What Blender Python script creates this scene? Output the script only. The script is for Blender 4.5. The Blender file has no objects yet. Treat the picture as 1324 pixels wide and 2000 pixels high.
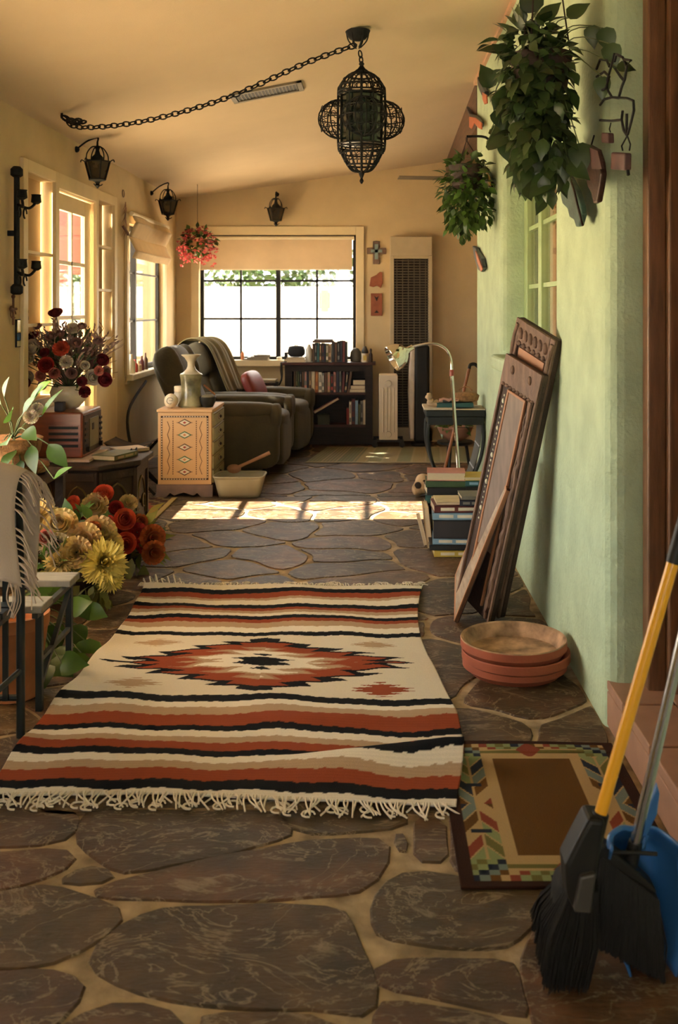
import bpy, math, random
import numpy as np
from mathutils import Vector, Matrix
C = bpy.context.scene
COL = C.collection
PI = math.pi
rnd = random.Random(7)
# ---------------------------------------------------------------- camera
EYE = 1.4
cam = bpy.data.cameras.new('camera')
cam.sensor_fit = 'VERTICAL'; cam.sensor_height = 36; cam.sensor_width = 36; cam.lens = 36
cam.shift_x = -63 / 2000; cam.shift_y = -400 / 2000
cam.clip_start = .05; cam.clip_end = 200
cam.dof.use_dof = True; cam.dof.focus_distance = 4.6; cam.dof.aperture_fstop = 5.0
camo = bpy.data.objects.new('camera', cam); COL.objects.link(camo)
camo.location = (0, 0, EYE); camo.rotation_euler = (PI / 2, 0, 0)
C.camera = camo
# ---------------------------------------------------------------- sky, sun, exposure
w = bpy.data.worlds.new('sky'); C.world = w; w.use_nodes = True
bg = w.node_tree.nodes['Background']
bg.inputs[0].default_value = (1.0, .94, .83, 1); bg.inputs[1].default_value = 2.0
sd = bpy.data.lights.new('sun', 'SUN'); sd.energy = 16; sd.color = (1, .88, .68); sd.angle = .012
so = bpy.data.objects.new('sun', sd); COL.objects.link(so)
so.rotation_euler = Vector((1, .0, -.83)).to_track_quat('-Z', 'Y').to_euler()
C.view_settings.view_transform = 'Standard'; C.view_settings.look = 'None'
C.view_settings.gamma = 1; C.view_settings.use_curve_mapping = False
C.view_settings.exposure = 2.58
C.cycles.max_bounces = 10; C.cycles.diffuse_bounces = 6; C.cycles.transparent_max_bounces = 12
C.cycles.caustics_reflective = False; C.cycles.caustics_refractive = False
C.cycles.sample_clamp_indirect = 6
# ---------------------------------------------------------------- points of the photograph on known planes
XL, XR, YF = -2.04, .78, 10.72
def P(u, v, Y): return Vector(((u - 725) / 2000 * Y, Y, EYE - (v - 600) / 2000 * Y))
def PF(u, v): return P(u, v, 2800 / (v - 600))
def PW(u, v, X): return P(u, v, X * 2000 / (u - 725))
# ---------------------------------------------------------------- materials
MATS = {}
def mat(name, col, rough=.6, metal=0, var=.15, scale=12, bump=0, bscale=60, stretch=None, spec=.5, coat=0, sheen=0, tint=False, trans=0):
    if name in MATS: return MATS[name]
    m = bpy.data.materials.new(name); m.use_nodes = True; MATS[name] = m
    nt = m.node_tree; N = nt.nodes; L = nt.links
    b = N['Principled BSDF']
    b.inputs['Roughness'].default_value = rough; b.inputs['Metallic'].default_value = metal
    b.inputs['Specular IOR Level'].default_value = spec
    if coat: b.inputs['Coat Weight'].default_value = coat; b.inputs['Coat Roughness'].default_value = .15
    if sheen: b.inputs['Sheen Weight'].default_value = sheen
    tc = N.new('ShaderNodeTexCoord'); mp = N.new('ShaderNodeMapping'); L.new(tc.outputs['Object'], mp.inputs[0])
    if stretch: mp.inputs['Scale'].default_value = stretch
    nz = N.new('ShaderNodeTexNoise'); nz.inputs['Scale'].default_value = scale; nz.inputs['Detail'].default_value = 5
    L.new(mp.outputs[0], nz.inputs['Vector'])
    rp = N.new('ShaderNodeValToRGB'); L.new(nz.outputs['Fac'], rp.inputs[0])
    rp.color_ramp.elements[0].position = .3; rp.color_ramp.elements[1].position = .7
    lo = [max(0, c * (1 - var)) for c in col[:3]]; hi = [min(1, c * (1 + var)) for c in col[:3]]
    rp.color_ramp.elements[0].color = (*lo, 1); rp.color_ramp.elements[1].color = (*hi, 1)
    out = rp.outputs[0]
    if tint:
        at = N.new('ShaderNodeAttribute'); at.attribute_name = 'tint'
        mx = N.new('ShaderNodeMix'); mx.data_type = 'RGBA'; mx.blend_type = 'MULTIPLY'; mx.inputs['Factor'].default_value = 1
        L.new(out, mx.inputs['A']); L.new(at.outputs['Color'], mx.inputs['B']); out = mx.outputs['Result']
    L.new(out, b.inputs['Base Color'])
    if bump:
        n2 = N.new('ShaderNodeTexNoise'); n2.inputs['Scale'].default_value = bscale; n2.inputs['Detail'].default_value = 6
        L.new(mp.outputs[0], n2.inputs['Vector'])
        bp = N.new('ShaderNodeBump'); bp.inputs['Strength'].default_value = bump; bp.inputs['Distance'].default_value = .01
        L.new(n2.outputs['Fac'], bp.inputs['Height']); L.new(bp.outputs[0], b.inputs['Normal'])
    if trans:
        tr = N.new('ShaderNodeBsdfTranslucent'); L.new(out, tr.inputs[0])
        ms = N.new('ShaderNodeMixShader'); ms.inputs[0].default_value = trans
        L.new(b.outputs[0], ms.inputs[1]); L.new(tr.outputs[0], ms.inputs[2])
        L.new(ms.outputs[0], N['Material Output'].inputs[0])
    return m
def glassmat(name, col=(1, 1, 1), refl=.5):
    if name in MATS: return MATS[name]
    m = bpy.data.materials.new(name); m.use_nodes = True; MATS[name] = m
    N = m.node_tree.nodes; L = m.node_tree.links; N.remove(N['Principled BSDF'])
    t = N.new('ShaderNodeBsdfTransparent'); t.inputs[0].default_value = (*col, 1)
    g = N.new('ShaderNodeBsdfGlossy'); g.inputs['Roughness'].default_value = .03
    ge = N.new('ShaderNodeNewGeometry'); dt = N.new('ShaderNodeVectorMath'); dt.operation = 'DOT_PRODUCT'
    L.new(ge.outputs['Normal'], dt.inputs[0]); L.new(ge.outputs['Incoming'], dt.inputs[1])
    def mth(op, a, b=None):
        q = N.new('ShaderNodeMath'); q.operation = op
        for k, x in enumerate((a, b)):
            if x is None: continue
            if isinstance(x, (int, float)): q.inputs[k].default_value = x
            else: L.new(x, q.inputs[k])
        return q.outputs[0]
    fr = mth('ADD', mth('MULTIPLY', mth('POWER', mth('SUBTRACT', 1.0, mth('ABSOLUTE', dt.outputs['Value'])), 5.0), .96), .04)   # Schlick, same from both sides
    mx = N.new('ShaderNodeMixShader')
    L.new(fr, mx.inputs[0])
    L.new(t.outputs[0], mx.inputs[1]); L.new(g.outputs[0], mx.inputs[2]); L.new(mx.outputs[0], N['Material Output'].inputs[0])
    return m
def colmat(name, col, **k):            # colour attribute "tint" times a fine noise
    return mat(name, col, tint=True, **k)
# ---------------------------------------------------------------- mesh builder
class MB:
    def __init__(s): s.v = []; s.f = []; s.m = []; s.M = None; s.sm = []; s.t = []
    def _add(s, vs, fs, m=0, smooth=False, tint=None):
        o = len(s.v)
        if s.M is not None: vs = [s.M @ Vector(p) for p in vs]
        s.v += [tuple(p) for p in vs]
        for f in fs:
            s.f.append([i + o for i in f]); s.m.append(m); s.sm.append(smooth); s.t.append(tint or (1, 1, 1))
        return s
    def box(s, x0, x1, y0, y1, z0, z1, m=0, tint=None):
        vs = [(x, y, z) for x in (x0, x1) for y in (y0, y1) for z in (z0, z1)]
        fs = [(0, 1, 3, 2), (4, 6, 7, 5), (0, 4, 5, 1), (2, 3, 7, 6), (0, 2, 6, 4), (1, 5, 7, 3)]
        return s._add(vs, fs, m, tint=tint)
    def obox(s, o, ax, ay, az, m=0, tint=None):        # corner plus three edge vectors
        o, ax, ay, az = map(Vector, (o, ax, ay, az))
        vs = [o + ax * i + ay * j + az * k for i in (0, 1) for j in (0, 1) for k in (0, 1)]
        fs = [(0, 1, 3, 2), (4, 6, 7, 5), (0, 4, 5, 1), (2, 3, 7, 6), (0, 2, 6, 4), (1, 5, 7, 3)]
        if ax.cross(ay).dot(az) < 0: fs = [f[::-1] for f in fs]
        return s._add(vs, fs, m, tint=tint)
    def tube(s, pts, r, n=8, m=0, closed=False, tint=None):
        pts = [Vector(p) for p in pts]; k = len(pts)
        rs = r if isinstance(r, (list, tuple)) else [r] * k
        vs = []; prev = None
        for i, p in enumerate(pts):
            a = pts[(i - 1) % k] if closed or i > 0 else p
            b = pts[(i + 1) % k] if closed or i < k - 1 else p
            d = (b - a)
            d = d.normalized() if d.length > 1e-9 else Vector((0, 0, 1))
            if prev is None: e = d.orthogonal().normalized()
            else:
                e = prev - d * prev.dot(d)
                e = e.normalized() if e.length > 1e-6 else d.orthogonal().normalized()
            prev = e; g = d.cross(e)
            for j in range(n):
                t = 2 * PI * j / n
                vs.append(p + (e * math.cos(t) + g * math.sin(t)) * rs[i])
        fs = []
        for i in range(k if closed else k - 1):
            i2 = (i + 1) % k
            for j in range(n):
                j2 = (j + 1) % n
                fs.append((i * n + j, i * n + j2, i2 * n + j2, i2 * n + j))
        if not closed: fs += [tuple(range(n))[::-1], tuple(range((k - 1) * n, k * n))]
        return s._add(vs, fs, m, True, tint)
    def lathe(s, prof, c=(0, 0, 0), n=28, m=0, caps=True, tint=None, sx=1, sy=1):
        vs = []; k = len(prof)
        for r, z in prof:
            for j in range(n):
                t = 2 * PI * j / n
                vs.append((c[0] + r * math.cos(t) * sx, c[1] + r * math.sin(t) * sy, c[2] + z))
        fs = [(i * n + j, i * n + (j + 1) % n, (i + 1) * n + (j + 1) % n, (i + 1) * n + j) for i in range(k - 1) for j in range(n)]
        if caps: fs += [tuple(range(n))[::-1], tuple(range((k - 1) * n, k * n))]
        return s._add(vs, fs, m, True, tint)
    def prism(s, poly, o, ax, ay, dz, m=0, tint=None):
        o, ax, ay, dz = map(Vector, (o, ax, ay, dz)); n = len(poly)
        vs = [o + ax * a + ay * b for a, b in poly]; vs += [p + dz for p in vs]
        fs = [tuple(range(n))[::-1], tuple(range(n, 2 * n))] + [(i, (i + 1) % n, n + (i + 1) % n, n + i) for i in range(n)]
        return s._add(vs, fs, m, tint=tint)
    def grid(s, nu, nv, fn, m=0, cu=False, cv=False, smooth=True, tint=None):
        vs = [fn(i / (nu if cu else nu - 1), j / (nv if cv else nv - 1)) for i in range(nu) for j in range(nv)]
        fs = [(i * nv + j, ((i + 1) % nu) * nv + j, ((i + 1) % nu) * nv + (j + 1) % nv, i * nv + (j + 1) % nv)
              for i in range(nu if cu else nu - 1) for j in range(nv if cv else nv - 1)]
        return s._add(vs, fs, m, smooth, tint)
    def ell(s, c, r, n=14, m=0, p=1.0, tint=None, M=None):    # ellipsoid, p<1 squares it off
        def sg(x, e): return math.copysign(abs(x) ** e, x)
        def fn(u, v):
            a = 2 * PI * u; b = PI * (v - .5)
            q = Vector((r[0] * sg(math.cos(b), p) * sg(math.cos(a), p), r[1] * sg(math.cos(b), p) * sg(math.sin(a), p), r[2] * sg(math.sin(b), p)))
            if M is not None: q = M @ q
            return q + Vector(c)
        return s.grid(n * 2, n, fn, m, cu=True, tint=tint)
    def leaf(s, p, d, up, L, W, m=0, curl=.25, fold=.2, tint=None, shape=(0, .55, .95, 1, .75, .35, 0)):
        p = Vector(p); d = Vector(d).normalized(); up = Vector(up)
        sd_ = d.cross(up)
        sd_ = sd_.normalized() if sd_.length > 1e-5 else d.orthogonal().normalized()
        nn = sd_.cross(d)
        vs = []; k = len(shape)
        for i, wd in enumerate(shape):
            t = i / (k - 1); q = p + d * (L * t) - nn * (curl * L * t * t)
            h = W * .5 * max(wd, .02)
            vs += [q - sd_ * h + nn * (fold * h), q, q + sd_ * h + nn * (fold * h)]
        fs = []
        for i in range(k - 1):
            a = i * 3; fs += [(a, a + 1, a + 4, a + 3), (a + 1, a + 2, a + 5, a + 4)]
        return s._add(vs, fs, m, True, tint)
    def build(s, name, mats, parent=None, loc=None, bevel=0, seg=2, merge=False, sub=0, solid=0, ang=40, tint=False):
        me = bpy.data.meshes.new(name)
        if loc is None:
            if parent is not None: loc = parent['_o']
            else:
                a = np.array(s.v); loc = ((a[:, 0].min() + a[:, 0].max()) / 2, (a[:, 1].min() + a[:, 1].max()) / 2, a[:, 2].min())
        lx, ly, lz = loc
        V = [(x - lx, y - ly, z - lz) for x, y, z in s.v]; F = s.f
        if merge:
            mp = {}; idx = []; V2 = []
            for p in V:
                k = (round(p[0], 4), round(p[1], 4), round(p[2], 4))
                if k not in mp: mp[k] = len(V2); V2.append(p)
                idx.append(mp[k])
            V = V2; F = [[idx[i] for i in f] for f in F]
        me.from_pydata(V, [], F)
        me.polygons.foreach_set('material_index', s.m)
        me.polygons.foreach_set('use_smooth', s.sm)
        if tint:
            ca = me.color_attributes.new('tint', 'FLOAT_COLOR', 'CORNER')
            cols = []
            for f, t in zip(F, s.t):
                for _ in f: cols += [t[0], t[1], t[2], 1]
            ca.data.foreach_set('color', cols)
        for q in (mats if isinstance(mats, (list, tuple)) else [mats]): me.materials.append(q)
        me.update()
        if any(s.sm): me.set_sharp_from_angle(angle=math.radians(ang))
        o = bpy.data.objects.new(name, me); COL.objects.link(o)
        if parent is not None: o.parent = parent
        else: o.location = loc; o['_o'] = loc
        if merge or bevel:
            pass
        if solid: md = o.modifiers.new('thick', 'SOLIDIFY'); md.thickness = solid; md.offset = 0
        if bevel: md = o.modifiers.new('edge', 'BEVEL'); md.width = bevel; md.segments = seg; md.limit_method = 'ANGLE'; md.angle_limit = math.radians(35)
        if sub: md = o.modifiers.new('smooth', 'SUBSURF'); md.levels = sub; md.render_levels = sub
        return o
def thing(name, label, cat, loc, group=None):
    o = bpy.data.objects.new(name, None); COL.objects.link(o); o.location = loc; o.empty_display_size = .1
    o['_o'] = tuple(loc); o['label'] = label; o['category'] = cat
    if group: o['group'] = group
    return o
def tag(o, label, cat, group=None, kind=None):
    o['label'] = label; o['category'] = cat
    if group: o['group'] = group
    if kind: o['kind'] = kind
    return o
def struct(o): o['kind'] = 'structure'; return o
def structroot(name, loc=(0, 0, 0)):
    o = bpy.data.objects.new(name, None); COL.objects.link(o); o.location = loc; o['_o'] = tuple(loc); o['kind'] = 'structure'; return o
def dup(root, delta, label=None):
    r = root.copy(); COL.objects.link(r); r.location = Vector(root.location) + Vector(delta)
    if label: r['label'] = label
    for ch in root.children:
        c = ch.copy(); COL.objects.link(c); c.parent = r
        for g in ch.children:
            d = g.copy(); COL.objects.link(d); d.parent = c
    return r
def arc(c, r, a0, a1, n, ax, ay):
    c, ax, ay = map(Vector, (c, ax, ay))
    return [c + ax * (r * math.cos(a0 + (a1 - a0) * i / (n - 1))) + ay * (r * math.sin(a0 + (a1 - a0) * i / (n - 1))) for i in range(n)]
def bez(pts, n=16):                                     # Catmull-Rom through the points
    pts = [Vector(p) for p in pts]; q = [pts[0]] + pts + [pts[-1]]; out = []
    for i in range(1, len(q) - 2):
        for k in range(n):
            t = k / n; a, b, c, d = q[i - 1], q[i], q[i + 1], q[i + 2]
            out.append(.5 * ((2 * b) + (c - a) * t + (2 * a - 5 * b + 4 * c - d) * t * t + (3 * b - a - 3 * c + d) * t ** 3))
    return out + [pts[-1]]
# ---------------------------------------------------------------- the setting
m_cream = mat('cream_plaster', (.58, .45, .26), .85, var=.08, scale=3, bump=.12, bscale=90)
m_ceil = mat('ceiling_paint', (.60, .475, .32), .85, var=.04, scale=2, bump=.1, bscale=120)
m_green = mat('green_stucco', (.44, .56, .385), .9, var=.10, scale=7, bump=.6, bscale=45)
m_trim = mat('cream_trim', (.70, .57, .34), .5, var=.05, scale=6)
m_white = mat('white_trim', (.78, .70, .52), .5, var=.05)
m_black = mat('black_frame', (.012, .012, .013), .5, spec=.25)
m_iron = mat('wrought_iron', (.010, .011, .011), .65, spec=.2, var=.3, scale=40, bump=.2, bscale=150)
m_glass = glassmat('window_glass')
m_wooddoor = mat('redwood_door', (.17, .08, .038), .45, var=.3, scale=6, stretch=(9, 9, 1), bump=.1, bscale=30)
m_beam = mat('dark_beam_wood', (.11, .055, .03), .6, var=.3, scale=5, stretch=(8, 1, 8))
m_tile = mat('saltillo_tile', (.36, .20, .13), .5, var=.12, scale=9, bump=.06, bscale=40)
m_grout = mat('tile_grout', (.10, .075, .05), .9)
def holes(name, us, vs, holes_, fr, bk, to, mats):
    """wall slab cut by a grid; holes_ lists (u0,u1,v0,v1); to(u,v,w) places a point, w=0 inside face, 1 outside"""
    mb = MB(); us = sorted(set(us)); vs = sorted(set(vs))
    nu, nv = len(us) - 1, len(vs) - 1
    def solid(i, j):
        if not (0 <= i < nu and 0 <= j < nv): return False
        cu, cv = (us[i] + us[i + 1]) / 2, (vs[j] + vs[j + 1]) / 2
        return not any(a < cu < b and c < cv < d for a, b, c, d in holes_)
    for i in range(nu):
        for j in range(nv):
            if not solid(i, j): continue
            a, b, c, d = us[i], us[i + 1], vs[j], vs[j + 1]
            mb._add([to(a, c, 0), to(b, c, 0), to(b, d, 0), to(a, d, 0)], [(0, 1, 2, 3)])
            mb._add([to(a, c, 1), to(b, c, 1), to(b, d, 1), to(a, d, 1)], [(3, 2, 1, 0)])
            for (di, dj, p, q) in ((-1, 0, (a, c), (a, d)), (1, 0, (b, d), (b, c)), (0, -1, (b, c), (a, c)), (0, 1, (a, d), (b, d))):
                if not solid(i + di, j + dj):
                    mb._add([to(*p, 0), to(*q, 0), to(*q, 1), to(*p, 1)], [(0, 1, 2, 3)])
    return mb
# left wall: openings for two shelf niches, the door, a window and an added unseen window
LH = [(6.02, 6.56, .84, 2.2), (6.60, 7.56, 0, 2.17), (7.58, 8.06, .84, 2.2), (8.55, 10.02, .84, 2.1), (2.8, 5.3, .5, 1.6)]
ys = [-3, 10.9] + [y for h in LH for y in h[:2]]; zs = [-.1, 0, 2.57] + [z for h in LH for z in h[2:]]
struct(holes('wall_left', ys, zs, LH, 0, 0, lambda y, z, k: (XL - .08 * k, y, z), None).build('wall_left', m_cream, merge=True))
FH = [(-1.80, -.16, .85, 2.16)]
struct(holes('wall_far', [-2.04, 2.7, -1.80, -.16], [-.1, 3.3, .85, 2.16], FH, 0, 0, lambda x, z, k: (x, YF + .22 * k, z), None).build('wall_far', m_cream, merge=True))
# right wall: adobe with a deep window recess and a doorway
RH = [(4.37, 6.17, 1.12, 2.25), (2.62, 3.40, -.1, 2.62)]
struct(holes('wall_right', [-3, 7.6, 4.37, 6.17, 2.62, 3.40], [-.1, 3.2, 1.12, 2.25, 2.62], RH, 0, 0, lambda y, z, k: (XR + .36 * k, y, z), None).build('wall_right', m_green, merge=True, bevel=.06, seg=4))
struct(holes('wall_back', [-2.2, 2.7, -1.5, .5], [-.1, 3.3, .9, 2.2], [(-1.5, .5, .9, 2.2)], 0, 0, lambda x, z, k: (x, -3 - .2 * k, z), None).build('wall_back', m_cream, merge=True))
struct(MB().box(-1.5, .5, -3.12, -3.115, .9, 2.2).build('fill_window_back', m_glass))  # window added behind the camera, out of view, as fill for the foreground
struct(MB().box(2.6, 2.8, 7.5, 10.9, -.1, 3.5).box(1.14, 2.8, 7.3, 7.5, -.1, 3.5).build('wall_alcove', m_cream))
# ceiling: rises towards the green wall
mb = MB()
def ceilz(x, y): return 2.54 + (x + 2.04) * (.192 if y < 7.6 else .192 + (.137 - .192) * (y - 7.6) / (YF - 7.6))
ysc = [-3.2, 7.6, 8.6, 9.6, 10.95]; xsc = [-2.3, -.6, .78, 2.85]
vs = [(x, y, ceilz(x, y) + h) for h in (0, .12) for y in ysc for x in xsc]; n = 4; q = 20
fs = []
for j in range(4):
    for i in range(3):
        a = j * n + i; fs += [(a, a + n, a + n + 1, a + 1), (q + a, q + a + 1, q + a + n + 1, q + a + n)]
mb._add(vs, fs); struct(mb.build('ceiling', m_ceil))
struct(MB().obox((XR - .02, -3, ceilz(XR, 0) - .035), (.03, 0, 0), (0, 10.6, 0), (0, 0, .03)).build('trim_ceiling', mat('pink_trim', (.55, .34, .22), .6)))
mb = MB(); mb._add([(XR + dx, y, z) for dx in (0, .14) for y, z in ((7.6, 2.74), (YF, 2.70), (YF, 3.0), (7.6, 3.16))], [(0, 1, 2, 3)[::-1], (4, 5, 6, 7), (0, 4, 5, 1), (1, 5, 6, 2), (0, 3, 7, 4), (3, 2, 6, 7)])
struct(mb.build('beam', m_beam))
# exterior roof slab so that the sky does not leak in over the walls
# ---- flagstone floor
def vcells(seeds, box):
    out = []
    for i, (sx, sy) in enumerate(seeds):
        poly = [(box[0], box[2]), (box[1], box[2]), (box[1], box[3]), (box[0], box[3])]
        for j, (tx, ty) in enumerate(seeds):
            if i == j or abs(tx - sx) > 1.6 or abs(ty - sy) > 1.6: continue
            nx, ny = tx - sx, ty - sy; ln = math.hypot(nx, ny); nx /= ln; ny /= ln
            lim = ((tx + sx) / 2) * nx + ((ty + sy) / 2) * ny - G
            new = []
            for k in range(len(poly)):
                p, r = poly[k], poly[(k + 1) % len(poly)]
                dp, dr = p[0] * nx + p[1] * ny - lim, r[0] * nx + r[1] * ny - lim
                if dp <= 0: new.append(p)
                if dp * dr < 0:
                    t = dp / (dp - dr); new.append((p[0] + (r[0] - p[0]) * t, p[1] + (r[1] - p[1]) * t))
            poly = new
            if len(poly) < 3: break
        if len(poly) >= 3: out.append(poly)
    return out
G = .011
frnd = random.Random(3)
def seeds(x0, x1, y0, y1, dx, dy):
    s = []; j = 0; y = y0
    while y < y1:
        x = x0 + (dx / 2 if j % 2 else 0)
        while x < x1:
            if frnd.random() > .12: s.append((x + frnd.uniform(-.38, .38) * dx, y + frnd.uniform(-.38, .38) * dy))
            x += dx
        y += dy; j += 1
    return s
cells = vcells(seeds(-2.0, .8, 2.9, 7.6, .50, .36), (-2.03, XR - .005, 2.86, 7.6))
cells += vcells(seeds(-2.0, 2.6, 7.6, 10.7, .52, .42), (-2.03, 2.58, 7.61, YF - .005))
cells += vcells(seeds(-2.0, .8, -2.8, 1.8, .55, .45), (-2.03, XR - .005, -2.95, 1.84))
FG = [[(-260, 25), (150, 22), (140, 60), (133, 80), (60, 90), (-260, 100)], [(-260, 112), (0, 108), (130, 95), (148, 118), (80, 155), (0, 172), (-260, 190)],
      [(130, 152), (180, 125), (230, 150), (190, 165), (120, 166)], [(165, 24), (530, 20), (560, 55), (570, 72), (420, 108), (250, 145), (205, 118), (158, 85)],
      [(548, 22), (578, 60), (620, 70), (750, 58), (795, 53), (795, 22)], [(175, 177), (240, 157), (450, 108), (600, 82), (738, 74), (758, 90), (752, 122), (728, 160), (690, 185), (500, 194), (200, 192)],
      [(766, 66), (792, 64), (797, 105), (777, 100)], [(-260, 200), (0, 187), (80, 167), (150, 187), (228, 207), (236, 235), (160, 288), (98, 323), (-260, 323)],
      [(320, 212), (500, 207), (676, 217), (688, 280), (718, 330), (732, 398), (700, 436), (640, 402), (500, 402), (400, 398), (240, 363), (172, 320), (240, 246)],
      [(742, 182), (782, 142), (880, 150), (1080, 185), (1064, 212), (985, 290), (860, 286), (738, 264), (732, 215)], [(812, 30), (870, 38), (875, 125), (812, 122)],
      [(-260, 340), (100, 336), (166, 362), (110, 425), (40, 500), (-260, 500)], [(727, 326), (830, 312), (1003, 316), (1022, 408), (1030, 428), (920, 398), (742, 368)],
      [(60, 510), (120, 444), (222, 392), (330, 408), (350, 440), (380, 520)], [(1024, 310), (1070, 228), (1360, 215), (1420, 440), (1440, 520), (1080, 520), (1050, 440)],
      [(742, 386), (895, 414), (1010, 440), (1040, 510), (735, 510)], [(405, 440), (392, 420), (600, 418), (650, 446), (700, 470), (690, 520), (420, 520)],
      [(885, 20), (1360, 20), (1380, 205), (1100, 175), (890, 140)]]
for pl in FG:
    pp = [PF(u, v + 1560) for u, v in pl]
    mx_ = sum(p.x for p in pp) / len(pp); my_ = sum(p.y for p in pp) / len(pp); pts = []
    for p in pp:
        dl = max(.02, math.hypot(p.x - mx_, p.y - my_)); pts.append((min(p.x + (p.x - mx_) / dl * .019, XR - .01), min(p.y + (p.y - my_) / dl * .015, 2.855)))
    if sum(pts[i][0] * pts[(i + 1) % len(pts)][1] - pts[(i + 1) % len(pts)][0] * pts[i][1] for i in range(len(pts))) < 0: pts = pts[::-1]
    cells.append(pts)
mb = MB(); mb.box(-2.2, 2.7, -3.1, 10.9, -.12, -.005, m=1)
def warp(x, y):
    return (x + .035 * math.sin(7.1 * y + 2.3 * x) + .018 * math.sin(17 * y - 9 * x), y + .028 * math.sin(6.3 * x + 1.1 * y + 1) + .015 * math.sin(19 * x + 7 * y))
nfg = len(cells) - len(FG)
for ci, pl in enumerate(cells):
    pts = []
    for k in range(len(pl)):
        p, r = pl[k], pl[(k + 1) % len(pl)]; ln = math.hypot(r[0] - p[0], r[1] - p[1]); nseg = max(1, int(ln / .05))
        for i in range(nseg):
            t = i / nseg; j = .008 if i else .002
            pts.append((p[0] + (r[0] - p[0]) * t + frnd.uniform(-j, j), p[1] + (r[1] - p[1]) * t + frnd.uniform(-j, j)))
    if ci < nfg:
        pts = [warp(*p) for p in pts]; pts = [(min(max(x, -2.03), XR - .004 if y < 7.6 else 2.58), min(y, YF - .004)) for x, y in pts]
    # round the corners a little
    for _ in range(1): pts = [((pts[i - 1][0] + 2 * pts[i][0] + pts[(i + 1) % len(pts)][0]) / 4, (pts[i - 1][1] + 2 * pts[i][1] + pts[(i + 1) % len(pts)][1]) / 4) for i in range(len(pts))]
    cx = sum(p[0] for p in pts) / len(pts); cy = sum(p[1] for p in pts) / len(pts); n = len(pts)
    def ins(d): return [(x + (cx - x) * min(.5, d / max(.01, math.hypot(cx - x, cy - y))), y + (cy - y) * min(.5, d / max(.01, math.hypot(cx - x, cy - y)))) for x, y in pts]
    a, b2 = pts, ins(.006)
    vs = [(x, y, -.006) for x, y in a] + [(x, y, 0) for x, y in b2]
    k = frnd.uniform(.75, 1.25); hue = frnd.choice([(1, .92, .85), (1.06, .95, 1.02), (.95, 1, .88), (1.1, .9, .8), (.95, .95, .95)])
    tn = tuple(min(2, k * h) for h in hue)
    mb._add(vs, [(i, (i + 1) % n, n + (i + 1) % n, n + i) for i in range(n)] + [tuple(range(n, 2 * n))], 0, tint=tn)
def stone_material():
    m = colmat('flagstone', (.095, .052, .026), rough=.42, var=.55, scale=9, bump=.0)
    nt = m.node_tree; N = nt.nodes; L = nt.links; b = N['Principled BSDF']; b.inputs['Specular IOR Level'].default_value = .3
    src = b.inputs['Base Color'].links[0].from_socket
    tc = N.new('ShaderNodeTexCoord')
    def noise(scale, detail, rough, dist, st):
        mp = N.new('ShaderNodeMapping'); mp.inputs['Scale'].default_value = st; mp.inputs['Rotation'].default_value = (0, 0, .25); L.new(tc.outputs['Object'], mp.inputs[0])
        nz = N.new('ShaderNodeTexNoise'); nz.inputs['Scale'].default_value = scale; nz.inputs['Detail'].default_value = detail; nz.inputs['Roughness'].default_value = rough; nz.inputs['Distortion'].default_value = dist
        L.new(mp.outputs[0], nz.inputs['Vector']); return nz.outputs['Fac']
    def ramp(fac, stops):
        rp = N.new('ShaderNodeValToRGB'); L.new(fac, rp.inputs[0]); e = rp.color_ramp.elements
        while len(e) < len(stops): e.new(.5)
        for q, (p, c) in zip(e, stops): q.position = p; q.color = (c, c, c, 1)
        return rp.outputs[0]
    def mixc(fac, A, B, mode='MIX'):
        mx = N.new('ShaderNodeMix'); mx.data_type = 'RGBA'; mx.blend_type = mode
        L.new(fac, mx.inputs['Factor']); L.new(A, mx.inputs['A']); mx.inputs['B'].default_value = B; return mx.outputs['Result']
    scuff = noise(6.5, 10, .74, .5, (1, 1.9, 1)); vein = noise(3.2, 5, .6, 2.2, (1, 1.6, 1)); dirt = noise(2.4, 6, .6, .4, (1, 1, 1)); grain = noise(26, 6, .65, .5, (1, 3.5, 1))
    c = mixc(ramp(dirt, ((.42, 0), (.62, .75))), src, (.030, .026, .012, 1))
    c = mixc(ramp(grain, ((.52, 0), (.75, .55))), c, (.14, .10, .065, 1))
    c = mixc(ramp(vein, ((.485, 0), (.500, .9), (.515, 0))), c, (.26, .20, .13, 1))
    c = mixc(ramp(scuff, ((.56, 0), (.64, .65))), c, (.30, .24, .17, 1))
    L.new(c, b.inputs['Base Color'])
    r2 = N.new('ShaderNodeMapRange'); r2.inputs[3].default_value = .33; r2.inputs[4].default_value = .62; L.new(grain, r2.inputs[0]); L.new(r2.outputs[0], b.inputs['Roughness'])
    ad = N.new('ShaderNodeMath'); ad.operation = 'ADD'; L.new(grain, ad.inputs[0]); L.new(scuff, ad.inputs[1])
    bp = N.new('ShaderNodeBump'); bp.inputs['Strength'].default_value = .55; bp.inputs['Distance'].default_value = .012; L.new(ad.outputs[0], bp.inputs['Height']); L.new(bp.outputs[0], b.inputs['Normal'])
    return m
struct(mb.build('floor', [stone_material(), mat('floor_mortar', (.34, .26, .17), .9, var=.45, scale=11, bump=.6, bscale=40, spec=.2)], tint=True, loc=(0, 0, 0)))
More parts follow.
